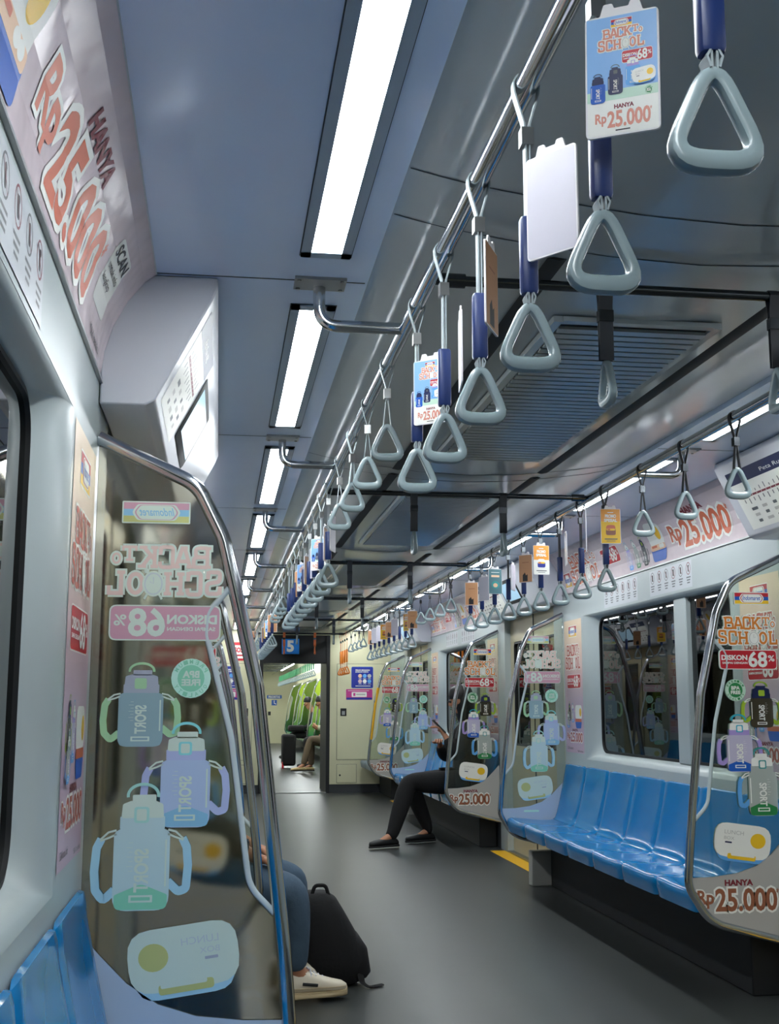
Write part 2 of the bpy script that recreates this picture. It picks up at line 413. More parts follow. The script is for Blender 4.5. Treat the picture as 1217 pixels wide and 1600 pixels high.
def art_bottle(A, cx, y0, w, h, l, lid, body, low, ringc, strap, flip=1, straps=True):
    """cx, bottom y0, body width w, total height h"""
    bw = w; bh = h * .60; top = lid if lid in ('navy', 'black') else 'white'
    if straps:      # webbing loops on their clips
        for q in (-1, 1):
            a, b = (.30, .08) if q * flip > 0 else (.34, .14)
            A.stroke([(cx + q * bw * .46, y0 + h * .615), (cx + q * bw * .60, y0 + h * .60), (cx + q * bw * .74, y0 + h * .545)], bw * .035, 'white', l + 1)
            A.stroke([(cx + q * bw * .46, y0 + h * .585), (cx + q * bw * .58, y0 + h * .56), (cx + q * bw * .74, y0 + h * .535)], bw * .035, 'white', l + 1)
            pts = [(cx + q * bw * .72, y0 + h * .55), (cx + q * bw * .80, y0 + h * .48), (cx + q * bw * .83, y0 + h * a), (cx + q * bw * .80, y0 + h * .16), (cx + q * bw * .66, y0 + h * b), (cx + q * bw * .47, y0 + h * (b + .08))]
            A.stroke(rounded(pts, h * .03, 3, closed=False), bw * .15, strap, l)
    A.poly(rounded([(cx - bw / 2, y0), (cx + bw / 2, y0), (cx + bw / 2, y0 + bh), (cx + bw * .36, y0 + bh * 1.05), (cx - bw * .36, y0 + bh * 1.05), (cx - bw / 2, y0 + bh)], [h * .11, h * .11, h * .07, 0, 0, h * .07], 5), body, l + 1)
    A.poly(rounded([(cx - bw * .47, y0 + h * .008), (cx + bw * .47, y0 + h * .008), (cx + bw * .47, y0 + bh * .20), (cx, y0 + bh * .34), (cx - bw * .47, y0 + bh * .20)], [h * .10, h * .10, h * .02, h * .1, h * .02], 5), low, l + 2)
    A.rrect(cx - bw * .43, y0 + bh * .60, bw * .03, bh * .6, h * .005, 'white', l + 2)
    A.rrect(cx, y0 + bh * 1.12, bw * .80, h * .10, h * .012, lid, l + 2)
    A.poly(rounded([(cx - bw * .38, y0 + bh * 1.18), (cx + bw * .38, y0 + bh * 1.18), (cx + bw * .36, y0 + bh * 1.36), (cx + bw * .22, y0 + bh * 1.40), (cx - bw * .22, y0 + bh * 1.40), (cx - bw * .36, y0 + bh * 1.36)], h * .02, 3), top, l + 3)
    A.rrect(cx + bw * .02, y0 + bh * 1.22, bw * .27, h * .125, h * .025, ringc, l + 4); A.rrect(cx + bw * .02, y0 + bh * 1.22, bw * .18, h * .09, h * .018, top if top == 'white' else ringc, l + 5)
    A.rrect(cx - bw * .02, y0 + bh * 1.43, bw * .42, h * .06, h * .01, top, l + 3)
    A.ring(cx, y0 + bh * 1.47, bw * .30, h * .10, bw * .055, ringc, l + 3, -.15, PI + .15, 14)
    A.text('SPORT', cx - bh * .27, y0 + bh * .42, cx + bh * .27, y0 + bh * .42 + bw * .24, 'white', l + 3, .03, rot=-PI / 2)
    A.rrect(cx + bw * .0, y0 + bh * .15, bw * .42, h * .055, h * .004, 'white', l + 3); A.rrect(cx + bw * .0, y0 + bh * .15, bw * .34, h * .026, h * .004, low, l + 4)
    for k in range(7): A.rect(cx + bw * .16, y0 + bh * (.50 + .06 * k), cx + bw * (.27 if k % 2 else .23), y0 + bh * (.506 + .06 * k), 'white', l + 3)

def art_lunch(A, cx, cy, w, h, rot, l, clip='yellow'):
    c, d = math.cos(rot), math.sin(rot)
    T = lambda x, y: (cx + x * c - y * d, cy + x * d + y * c)
    p = T(0, -h * .12); A.rrect(p[0], p[1], w * .90, h * .82, h * .3, 'blue' if clip != 'yellow' else 'sky', l, rot)
    A.rrect(cx, cy, w, h * .86, h * .34, 'white', l + 1, rot)
    p = T(0, -h * .40); A.rrect(p[0], p[1], w * .50, h * .14, h * .05, clip, l + 2, rot)
    p = T(w * .02, -h * .34); A.rrect(p[0], p[1], w * .42, h * .09, h * .03, 'white', l + 3, rot)
    p = T(w * .27, h * .05); A.poly([(p[0] + w * .135 * math.cos(2 * PI * k / 24), p[1] + h * .19 * math.sin(2 * PI * k / 24)) for k in range(24)], 'yellow', l + 2)
    p = T(-w * .16, h * .20); A.text('LUNCH', p[0] - w * .17, p[1] - h * .05, p[0] + w * .17, p[1] + h * .05, 'grey', l + 2, .0, rot=rot)
    p = T(-w * .24, h * .05); A.text('BOX', p[0] - w * .09, p[1] - h * .04, p[0] + w * .09, p[1] + h * .04, 'grey', l + 2, .0, rot=rot)
    p = T(-w * .25, -h * .06); A.rrect(p[0], p[1], w * .12, h * .04, h * .01, 'navy', l + 2, rot)

def art_badge(A, cx, cy, r, l):
    A.ell(cx, cy, r, r, 'pgreen', l); A.ell(cx, cy, r * .68, r * .68, 'green', l + 1)
    A.text('BPA', cx - r * .4, cy + r * .04, cx + r * .4, cy + r * .36, 'white', l + 2, .04)
    A.text('FREE', cx - r * .46, cy - r * .36, cx + r * .46, cy - r * .06, 'white', l + 2, .04)
    for word, a0, a1, sgn in (('PREMIUM', 150, 30, 1), ('QUALITY', 210, 330, -1)):
        for i, ch in enumerate(word):
            a = math.radians(a0 + (a1 - a0) * i / (len(word) - 1)); x, y = cx + r * .84 * math.cos(a), cy + r * .84 * math.sin(a)
            A.text(ch, x - r * .08, y - r * .1, x + r * .08, y + r * .1, 'green', l + 2, .02, rot=a - PI / 2 if sgn > 0 else a + PI / 2)

def art_price(A, x0, y0, x1, y1, l, col='brown', hanya=True):
    w, h = x1 - x0, y1 - y0
    if hanya: A.text('HANYA', x0 + w * .34, y0 + h * .82, x0 + w * .68, y1, 'maroon', l, .045)
    A.text('Rp', x0, y0 + h * .10, x0 + w * .19, y0 + h * .66, col, l, .03, .10, 'white')
    A.text('25.000', x0 + w * .22, y0, x0 + w * .97, y0 + h * .70, col, l, .03, .10, 'white')
    A.text('*', x0 + w * .97, y0 + h * .55, x1, y0 + h * .70, col, l, .02)

# partition print, s = left/right as read from outside the bench, z height (metres)
GT = .008     # glass thickness
PRINTS = []
for lunch_s in (-.066, .056):
    PA = Art()
    art_logo(PA, 0.02, 1.557, .15, .050, 0)
    art_school(PA, -.128, 1.372, .128, 1.486, 0)
    art_disc(PA, -.128, 1.272, .115, 1.350, 0)
    art_badge(PA, -.066, 1.190, .043, 0)
    art_bottle(PA, .040, 1.043, .096, .185, 1, 'navy', 'smoke', 'smoke', 'lime', 'lime')
    art_bottle(PA, -.060, .872, .106, .228, 7, 'lilac', 'plilac', 'blue', 'cyan', 'lilac')
    art_bottle(PA, .028, .702, .118, .270, 13, 'clear', 'clear', 'green', 'teal', 'sky')
    art_lunch(PA, lunch_s, .606, .232, .150, -.13, 1)
    PRINTS.append((PA.mesh('printed_graphic', PAL, lambda u, v, l: (u, -GT / 2 - .0006 - l * .0002, v)), PA.mesh('printed_backing', BACK, lambda u, v, l: (u, GT / 2 + .0006 + l * .0002, v))))

# ------------------------------------------------------------------ plan of the car (metres along the car)
P = [2.66, 4.517, 7.637, 9.493, 12.61, 14.47]
YEND = 15.68
Y_BACK = -3.2
W = 1.27
CZ = 2.11
BAYS = [(-0.46, 2.66), (4.517, 7.637), (9.493, 12.61), (14.47, 15.68)]
VEST = [(-2.3, -0.46), (2.66, 4.517), (7.637, 9.493), (12.61, 14.47)]

# floor, ceiling
struct(MB().box((-1.4, Y_BACK, -.05), (1.4, YEND + .02, 0)).build('floor', M_floor), 'dark grey vinyl floor of the train aisle')
cb = MB()
def ceil_profile():
    a = [(.66, 2.126), (.60, 2.112), (.54, 2.100), (.40, 2.080), (.20, 2.058), (0, 2.05)]
    return [(-x, z) for x, z in a] + [(x, z) for x, z in a[-2::-1]]
cb.prism(ceil_profile() + [(.66, 2.2), (-.66, 2.2)], lambda u, v, t: (u, t, v), Y_BACK, YEND, 1)
for s in (-1, 1):
    cb.box((s * .664, Y_BACK, CZ), (s * 1.40, YEND, CZ + .09), 0)
    cb.box((s * .655, Y_BACK, CZ + .03), (s * .668, YEND, CZ + .10), 2)
struct(cb.build('ceiling', [M_ceil, M_ceilc, M_dark], angle=25), 'glossy off-white ceiling panels, bluish light put into their colour')
sm = MB()
for k in range(-1, 9):
    y = 2.634 + 1.64 * k
    if y < YEND:
        for s in (-1, 1): sm.box((s * .67, y - .0025, CZ - .0006), (s * 1.15, y + .0025, CZ + .002))
def cz(x):
    pr = [(0, 2.05), (.20, 2.058), (.40, 2.080), (.54, 2.100), (.60, 2.112), (.66, 2.126)]
    x = abs(x)
    for (a, b), (c, d) in zip(pr, pr[1:]):
        if a <= x <= c: return b + (d - b) * (x - a) / (c - a)
    return 2.126
for y in (2.05, 2.262, 4.60, 4.75, 7.05, 9.4, 11.85, 14.2):
    pts = [(-.655 + 1.31 * i / 24) for i in range(25)]
    sm.loft([[(x, y - .002, cz(x) - .0012) for x in pts], [(x, y + .002, cz(x) - .0012) for x in pts], [(x, y + .002, cz(x) + .004) for x in pts], [(x, y - .002, cz(x) + .004) for x in pts]], closed=False)
struct(sm.build('trim_1', M_seam), 'thin seams between the ceiling panels')
lf = MB()
GR = [(2.66, 4.25), (5.05, 6.65), (7.6, 9.0), (10.0, 11.4), (12.5, 13.9)]
for (a, b) in GR:
    for s in (-1, 1):
        lf.loft([[(s * (.275 + d), y, cz(.29) - e) for d, e in ((0, .001), (.02, .006), (.045, .001), (.02, -.004))] for y in (a - .35, a - .2, b + .2, b + .35)], caps=True)
struct(lf.build('trim_2', M_dark), 'dark air slots running along the ceiling centre')

for i, (a, b) in enumerate(GR):
    g = thing('ceiling_vent', (0, (a + b) / 2, 2.05), ['louvred air vent in the ceiling nearest the camera, between the first two cross bars', 'louvred ceiling air vent second from the camera, just past the second cross bar',
        'louvred ceiling air vent third from the camera', 'louvred ceiling air vent fourth from the camera', 'louvred ceiling air vent farthest away, before the end door'][i], 'air vent', 'ceiling air vents')
    fr = MB()
    for s in (-1, 1): fr.box((s * .19, a - .02, 2.040), (s * .212, b + .02, 2.056))
    fr.box((-.19, a - .03, 2.040), (.19, a - .005, 2.052)); fr.box((-.19, b + .005, 2.040), (.19, b + .03, 2.052))
    fr.box((-.19, a - .005, 2.0475), (.19, b + .005, 2.0495), 1)
    fr.build('frame', [M_ceilc, M_dark], g)
    sl = MB(); n = int((b - a) / .042)
    for k in range(n):
        y = a + .02 + k * .042
        sl.prism([(y, 2.036), (y + .024, 2.0335), (y + .026, 2.0375), (y + .006, 2.046)], lambda u, v, t: (t, u, v), -.188, .188)
    sl.build('slats', M_ceilc, g)

# ------------------------------------------------------------------ lamps
lamp_n = {-1: 0, 1: 0}
def lamp(s, y0, y1):
    k = lamp_n[s]; lamp_n[s] += 1
    t = thing('ceiling_light', (s * .777, (y0 + y1) / 2, CZ), 'long white LED ceiling light, %s from the camera in the %s row' % (ORD[k], 'left' if s < 0 else 'right'), 'light', 'ceiling lights in the %s row' % ('left' if s < 0 else 'right'))
    fr = MB(); x0, x1 = s * .722, s * .832
    for a, b in (((x0, y0), (s * .744, y1)), ((s * .810, y0), (x1, y1)), ((x0, y0), (x1, y0 + .03)), ((x0, y1 - .03), (x1, y1))):
        fr.box((a[0], a[1], CZ - .006), (b[0], b[1], CZ + .004))
    fr.build('frame', M_lframe, t)
    MB().box((x0 - s * .0025, y0 - .0025, CZ - .0016), (x1 + s * .0025, y1 + .0025, CZ + .004)).build('shadow_gap', M_seam, t)
    MB().box((s * .744, y0 + .03, CZ - .005), (s * .810, y1 - .03, CZ + .003)).build('diffuser', M_lamp, t)
for k in range(-2, 9):
    y0 = 2.80 + 1.64 * (k - 1)
    for s in (-1, 1):
        lamp(s, y0, y0 + 1.315)

# ------------------------------------------------------------------ rails with support arms
RX, RZ = .571, 2.011
for s in (-1, 1):
    t = thing('overhead_rail', (s * RX, 6, RZ), 'polished steel overhead rail along the %s row of straps' % ('left' if s < 0 else 'right'), 'rail')
    MB().tube([(s * RX, y, RZ) for y in (-1.5, 2, 6, 10, 15.5)], .0165, 14).build('tube', M_chrome, t)
    for k in range(-1, 8):
        y = 2.66 + 1.64 * k
        pth = rounded([(s * .775, y, CZ), (s * .775, y, RZ), (s * RX, y, RZ)], [0, .085, 0], 10, closed=False)
        a = MB().tube(pth, .0145, 12)
        a.build('support_arm', M_chrome, t)
        pl = MB().box((s * .715, y - .055, CZ - .007), (s * .835, y + .02, CZ + .001))
        for dx, dy in ((-.05, -.045), (.05, -.045), (-.05, .01), (.05, .01)): pl.tube([(s * (.775 + dx), y + dy, CZ - .010), (s * (.775 + dx), y + dy, CZ - .004)], .005, 8)
        pl.build('mounting_plate', M_steel, t)
BARS = [2.325, 4.84, 7.33, 9.87, 12.38, 14.86]
for i, y in enumerate(BARS):
    t = thing('cross_bar', (0, y, RZ), 'dark steel bar across the aisle under the ceiling, %s from the camera' % ORD[i], 'rail', 'cross bars under the ceiling')
    MB().tube([(-RX + .012, y, RZ), (0, y, RZ), (RX - .012, y, RZ)], .011, 12).build('tube', M_darkbar, t)
    for s in (-1, 1): MB().tube([(s * (RX - .022), y, RZ), (s * (RX - .075), y, RZ)], .0155, 12).build('clamp', M_darkbar, t)

# ------------------------------------------------------------------ straps (origin on the rail axis)
def handle_mb(w=.105, h=.110, rot=False):
    pts = rounded([(0, 0), (w / 2 - .008, -h + .012), (-w / 2 + .008, -h + .012)], [.016, .022, .022], 7)
    sq = []
    for x, z in pts:
        b = max(0, min(1, (-z - h * .70) / (h * .18))); sq.append((.0075 + .0035 * b, .0085 + .0015 * b))
    mb = MB()
    if rot: mb.tube([(0, x, z) for x, z in pts], 1, 12, True, up=(1, 0, 0), sq=[(b, a) for a, b in sq], p=.72)
    else: mb.tube([(x, 0, z) for x, z in pts], 1, 12, True, up=(0, 1, 0), sq=[(b, a) for a, b in sq], p=.72)
    return mb
def ribbon(mb, pts, w, th=.0016, axis='x'):
    """flat web: pts in the (lateral, z) plane; w along the rail"""
    if axis == 'x': mb.tube([(a, 0, z) for a, z in pts], 1, 4, False, up=(0, 1, 0), sq=(w / 1.414, th), p=1)
    else: mb.tube([(0, a, z) for a, z in pts], 1, 4, False, up=(1, 0, 0), sq=(w / 1.414, th), p=1)
def moved(mb, dz):
    mb.v = [(x, y, z + dz) for x, y, z in mb.v]; return mb
def make_strap(kind):
    t = thing('hanging_strap', (0, 0, -5), 'proto', 'strap')
    rotd = kind in ('bar', 'barorange'); ax = 'y' if rotd else 'x'
    r = .0125 if rotd else .0185
    bm_ = M_bandd if kind in ('bar', 'right_long', 'right_short') else M_orangeb if kind in ('barorange', 'orange') else M_band
    hm = M_orange if kind in ('orange',) else M_orangeb if kind == 'barorange' else M_handle
    long = kind in ('long', 'right_long', 'orange')
    ztop = {'bar': -.150, 'barorange': -.150}.get(kind, -.316 if long else -.150)
    if kind == 'orange': ztop = -.40
    lp = MB()
    if rotd:
        ribbon(lp, [(r * math.cos(a), r * math.sin(a)) for a in [PI * k / 8 for k in range(9)]][::-1] , .030, axis=ax)
        for q in (-1, 1): ribbon(lp, [(q * r, 0), (q * .005, -.04), (q * .005, ztop - .010)], .030, axis=ax)
        lp.build('band', bm_, t, local=True)
        bk = MB().box((-.016, -.009, -.075), (.016, .009, -.05)); bk.build('buckle', M_darkbar, t, local=True)
    else:
        for q in (-1, 1):
            ribbon(lp, [(r * math.cos(PI / 2 + q * a), r * math.sin(PI / 2 + q * a)) for a in [PI * k / 16 for k in range(9)]] + [(-q * (r - .001), -.012), (-q * .004, -.060), (q * .003 if not long else -q * .0025, -.10), (q * .010 if not long else -q * .0025, ztop - .016)], .016)
        lp.build('band', bm_, t, local=True)
        bk = MB().box((-.009, -.010, -.092), (.009, .010, -.066)); bk.build('buckle', M_steel if kind in ('long', 'short') else M_darkbar, t, local=True)
        if long:
            z0, z1 = (-.312, -.200) if kind != 'orange' else (-.36, -.20)
            sl = MB().tube([(0, 0, z1), (0, 0, z1 - .004), (0, 0, z0 + .004), (0, 0, z0)], 1, 12, sq=[(.009, .011), (.0105, .0125), (.0105, .0125), (.009, .011)], up=(0, 1, 0), p=.5)
            sl.build('sleeve', M_sleeve if kind != 'orange' else M_orange, t, local=True)
        if long:
            cn = MB(); ribbon(cn, [(0, ztop + .012), (.007, ztop - .002), (.004, ztop - .012)], .018); ribbon(cn, [(0, ztop + .012), (-.007, ztop - .002), (-.004, ztop - .012)], .018)
            cn.build('connector', M_band, t, local=True)
    moved(handle_mb(rot=rotd, w=.105 if kind != 'orange' else .10), ztop).build('handle', hm, t, local=True)
    return t
PROTO = {}
def strap(kind, x, y, label, group, rz=0.0):
    if kind not in PROTO: PROTO[kind] = make_strap(kind); o = PROTO[kind]
    else: o = copy_tree(PROTO[kind])
    o.location = (x, y, RZ); o.rotation_euler = (0, 0, rz)
    tag(o, label, 'strap', group)
    return o
LW = {-1: 'left', 1: 'right'}
STR = {}
rnd = random.Random(3)
for s in (-1, 1):
    lk, sk = ('long', 'short') if s < 0 else ('right_long', 'right_short')
    ys = sorted([2.490, 2.170, 1.854, 1.537, 1.219, .914]) if s < 0 else []
    for k, y in enumerate(ys):
        STR[(s, 0, k)] = strap(lk, s * RX, y, 'grey strap handle with navy sleeve, %s from the camera along the left rail' % ORD[k], 'navy sleeved straps over the near left bench', rnd.uniform(-.05, .05))
    for b in (1, 2):
        for k in range(9):
            y = BAYS[b][0] + .117 + .333 * k
            STR[(s, b, k)] = strap(lk, s * RX, y, 'grey strap handle with navy sleeve, %s in the row above the %s %s bench' % (ORD[k], ('second' if b == 1 else 'third') if s < 0 else ('near' if b == 1 else 'far'), LW[s]), 'navy sleeved straps over the %s bench %s' % (LW[s], 'one' if b == 1 else 'two'), rnd.uniform(-.14, .14))
    for v in (1, 2, 3):
        for k in range(4):
            y = VEST[v][0] + .30 + .41 * k
            strap(sk, s * RX, y, 'short grey triangular strap handle without sleeve, %s by the %s door on the %s rail' % (ORD[k], ['', 'nearest', 'middle', 'farthest'][v], LW[s]), 'short straps by the %s %s door' % (['', 'nearest', 'middle', 'farthest'][v], LW[s]), rnd.uniform(-.2, .2))
    for k in range(4):
        strap('orange', s * RX, 14.62 + .25 * k, 'orange triangular strap handle by the priority seat, %s of four on the %s rail' % (ORD[k], LW[s]), 'orange straps at the %s end seat' % LW[s], rnd.uniform(-.2, .2))
for i, y in enumerate(BARS):
    for s in (-1, 1):
        kd = 'bar' if i < 5 else 'barorange'
        strap(kd, s * .192, y, '%s strap turned edge-on on the %s cross bar from the camera, %s one' % ('dark banded grey' if i < 5 else 'orange', ORD[i], LW[s]), 'straps on the cross bars')

# ------------------------------------------------------------------ walls, windows, headers, doors
def X(s, x): return s * x
wn = [0]; dn = [0]; tn = [2]
COVE = [(1.270, 1.850), (1.262, 1.920), (1.245, 1.980), (1.215, 2.040), (1.178, 2.088), (1.150, 2.110)]
COVL = [0.0]
for (a, b), (c, d) in zip(COVE, COVE[1:]): COVL.append(COVL[-1] + math.hypot(c - a, d - b))
def cove(v, off=0.0):
    v = max(0, min(COVL[-1], v))
    for i in range(len(COVE) - 1):
        if v <= COVL[i + 1] + 1e-9:
            t = (v - COVL[i]) / (COVL[i + 1] - COVL[i]); (a, b), (c, d) = COVE[i], COVE[i + 1]
            n = Vector((-(d - b), (c - a))).normalized()
            return a + (c - a) * t + n.x * off, b + (d - b) * t + n.y * off
def wall_piece(mb, s, y0, y1, z0, z1, mi=0): mb.box((X(s, W), y0, z0), (X(s, 1.40), y1, z1), mi)
for s in (-1, 1):
    wb = MB(); cvb = MB()
    for (y0, y1) in BAYS:
        win = y1 - y0 > 2
        wall_piece(wb, s, y0, y1, .33, .80); wall_piece(wb, s, y0, y1, 0, .33, 1)
        if win:
            a, b = y0 + .42, y1 - .44
            wall_piece(wb, s, y0, a, .80, 1.85); wall_piece(wb, s, b, y1, .80, 1.85)
            outer = []; inner = []
            ia, ib, iz0, iz1, r = y0 + .60, y1 - .60, .845, 1.660, .09
            N = 40
            def rrpt(t, y0_, y1_, z0_, z1_, rr):
                q = rounded([(y0_, z0_), (y1_, z0_), (y1_, z1_), (y0_, z1_)], rr, 9); return q
            inn = rrpt(0, ia, ib, iz0, iz1, r); out = rrpt(0, a, b, .80, 1.685, .004)
            loops = []
            for t, e in ((0, 0), (.30, .004), (.6, .014), (.85, .032), (1, .052)):
                loops.append([(X(s, W + e), o[0] + (i[0] - o[0]) * t, o[1] + (i[1] - o[1]) * t) for o, i in zip(out, inn)])
            wb.loft(loops)
            wb.box((X(s, W + .0), a, 1.684), (X(s, 1.40), b, 1.85))
            # window with frame, panes and mullion
            wn[0] += 1
            w = struct(thing('window_%d' % wn[0], (X(s, 1.335), (ia + ib) / 2, iz0), None, None), None)
            w['label'] = 'dark train window above the %s %s bench' % ({0: 'nearest', 1: 'middle', 2: 'far'}[BAYS.index((y0, y1))], LW[s])
            fo = rrpt(0, ia, ib, iz0, iz1, r); fi = rrpt(0, ia + .014, ib - .014, iz0 + .014, iz1 - .014, r - .01)
            fr = MB(); fr.loft([[(X(s, 1.320), p, q) for p, q in fo], [(X(s, 1.317), p, q) for p, q in fi], [(X(s, 1.345), p, q) for p, q in fi], [(X(s, 1.345), p, q) for p, q in fo]])
            fr.build('window_frame', M_rubber, w)
            mu = MB().box((X(s, 1.298), y0 + 1.09, iz0 - .004), (X(s, 1.350), y0 + 1.245, iz1 + .004)); mu.build('mullion', M_wall, w, bevel=.006)
            for (pa_, pb_) in ((ia + .01, y0 + 1.09), (y0 + 1.245, ib - .01)):
                MB().box((X(s, 1.326), pa_, iz0 + .01), (X(s, 1.331), pb_, iz1 - .01)).build('pane', M_pane, w)
        else:
            wall_piece(wb, s, y0, y1, .80, 1.85)
        # coving backing
        cvb.prism(COVE + [(1.40, CZ), (1.40, 1.85)], lambda u, v, t: (X(s, u), t, v), y0, y1)
    for (y0, y1) in VEST:
        wall_piece(wb, s, y0, y0 + .22, 0, 1.85); wall_piece(wb, s, y1 - .22, y1, 0, 1.85); wb.box((X(s, W + .02), y0, 1.80), (X(s, 1.40), y1, CZ))
    struct(wb.build('wall_' + LW[s], [M_wall, M_wlow, M_header], angle=40), 'pale melamine side wall on the %s' % LW[s])
    tn[0] += 1; struct(cvb.build('trim_%d' % tn[0], M_header, angle=40), 'curved coving between the %s wall and ceiling' % LW[s])
    # thin aluminium bead under the adverts
    bd = MB()
    for (y0, y1) in BAYS: bd.box((X(s, 1.262), y0, 1.846), (X(s, 1.272), y1, 1.853))
    tn[0] += 1; struct(bd.build('trim_%d' % tn[0], M_steel), 'thin metal bead below the %s adverts' % LW[s])
    # doors
    for vi, (y0, y1) in enumerate(VEST):
        dn[0] += 1
        d = struct(thing('door_%d' % dn[0], (X(s, 1.33), (y0 + y1) / 2, 0), None, None))
        d['label'] = 'sliding double door on the %s, %s' % (LW[s], ['behind the camera', 'nearest', 'middle', 'farthest'][vi])
        ym = (y0 + y1) / 2
        for q in (-1, 1):
            ya, yb = sorted((ym + q * .006, ym + q * .72))
            za, zb = .82, 1.62; wa, wb_ = sorted((ym + q * .13, ym + q * .60))
            lf = MB()
            for c0, c1 in (((ya, 0), (yb, za)), ((ya, zb), (yb, 1.82)), ((ya, za), (wa, zb)), ((wb_, za), (yb, zb))):
                lf.box((X(s, 1.318), c0[0], c0[1] + .002), (X(s, 1.345), c1[0], c1[1]))
            lf.build('door_leaf', M_door, d)
            g = MB().box((X(s, 1.328), wa, za), (X(s, 1.334), wb_, zb)); g.build('door_window', M_pane, d)
            rb = rounded([(wa, za), (wb_, za), (wb_, zb), (wa, zb)], .05, 5); ri = rounded([(wa + .014, za + .014), (wb_ - .014, za + .014), (wb_ - .014, zb - .014), (wa + .014, zb - .014)], .04, 5)
            MB().loft([[(X(s, 1.3165), p, z) for p, z in rb], [(X(s, 1.3145), p, z) for p, z in ri], [(X(s, 1.33), p, z) for p, z in ri]]).build('window_gasket', M_rubber, d)
        MB().box((X(s, 1.314), ym - .008, 0.002), (X(s, 1.340), ym + .008, 1.82)).build('door_seal', M_rubber, d)
        MB().box((X(s, 1.27), y0 + .22, 0.0), (X(s, 1.36), y1 - .22, .012)).build('door_sill', M_steel, d)
# rear bulkhead behind the camera
struct(MB().box((-1.4, Y_BACK - .05, 0), (1.4, Y_BACK, 2.2)).build('wall_back', M_cream), 'cream bulkhead behind the camera')

# ------------------------------------------------------------------ door header boxes with route map and screen
HP = [(1.268, 1.800), (1.168, 1.800), (1.146, 1.812), (1.022, 2.055), (1.010, 2.085), (1.012, 2.108), (1.268, 2.108)]
def face_map(s, y_at0, dirn):
    """panel coordinates on the sloping face: u along the car in reading direction, v up the slope, l layers outward"""
    ux, uz = (1.022 - 1.146), (2.055 - 1.812); L = math.hypot(ux, uz); ux /= L; uz /= L
    nx, nz = -uz, ux
    return lambda u, v, l: (X(s, 1.146 + ux * v + nx * (.0007 + l * .0003)), y_at0 + dirn * u, 1.812 + uz * v + nz * (.0007 + l * .0003))
for s in (-1, 1):
    for vi in (1, 2, 3):
        y0, y1 = VEST[vi][0] - .018, VEST[vi][1] + .018
        t = thing('door_header_box', (X(s, 1.15), (y0 + y1) / 2, 1.80), 'white sloping box with route map and small screen above the %s door on the %s' % (['', 'nearest', 'middle', 'farthest'][vi], LW[s]), 'door header', 'boxes above the doors')
        hb = MB().prism(rounded(HP, [0, .015, .02, .03, .02, 0, 0], 4), lambda u, v, q: (X(s, u), q, v), y0, y1)
        hb.build('housing', M_plastic, t, bevel=.004)
        fm = face_map(s, y1 - .05 if s > 0 else y0 + .05, -1 if s > 0 else 1)
        A = Art(); mw = .86 if s > 0 else .47; A.rect(.02, .02, mw, .245, 'white', 0); A.rect(.02, .215, mw, .268, 'navy', 1)
        A.text('Peta Rute KRL', mw * .35, .228, mw * .72, .244, 'white', 2, .0)
        A.rect(.06, .152, mw - .04, .160, 'maroon', 1)
        for k in range(19 if s > 0 else 9):
            x = .075 + .04 * k; A.ell(x, .156, .0028, .0028, 'white', 2, 8)
            A.rect(x - .003, .166, x + .003, .176 + .006 * (k % 3), 'dgrey', 1); A.rect(x - .003, .130 - .008 * (k % 2), x + .004, .145, 'dgrey', 1)
        for r_ in range(3):
            for k in range(8 if s > 0 else 4): A.rrect(.12 + .085 * k, .10 - .026 * r_, .05 - .01 * ((k + r_) % 3), .012, .003, 'grey' if (k + r_) % 2 else 'dgrey', 1)
        A.build('route_map', PAL, fm, t)
        q = MB(); u0 = .93 if s > 0 else .50; u1 = u0 + .46
        a_ = [fm(u, v, 3) for u, v in ((u0, .05), (u1, .05), (u1, .235), (u0, .235))]; b_ = [fm(u, v, 16) for u, v in ((u0 + .01, .06), (u1 - .01, .06), (u1 - .01, .225), (u0 + .01, .225))]
        q.loft([a_, b_], caps=True); q.build('screen_bezel', M_rubber, t)
        sq_ = ((u0 + .03, .075), (u1 - .03, .075), (u1 - .03, .21), (u0 + .03, .21)); q = MB(); q.loft([[fm(u, v, 16) for u, v in sq_], [fm(u, v, 18) for u, v in sq_]], caps=True); q.build('screen', M_screen, t)

# ------------------------------------------------------------------ adverts on the coving, strips on the pillars, pictograms
M_adpink = gradient_mat('advert pink', (206, 184, 200), (222, 206, 210), 1, -1.5, 1.5, 0.22, 0.5)
PALC = dict(PAL); PALC['bg'] = M_adpink
CA = Art(); CA.rect(0, .002, 3.08, COVL[-1] - .004, 'bg', 0, 40, 12)
art_logo(CA, .17, .085, .13, .10, 2)
art_school(CA, .26, .040, .86, .235, 2, 'rust')
art_disc(CA, .93, .09, 1.22, .19, 2)
for k, (bd_, lo, li, rg) in enumerate((('plilac', 'sky', 'lilac', 'cyan'), ('clear', 'green', 'clear', 'teal'), ('dgrey', 'black', 'navy', 'lime'))):
    art_bottle(CA, 1.36 + .115 * k, .018, .062, .165, 2, li, bd_, lo, rg, bd_)
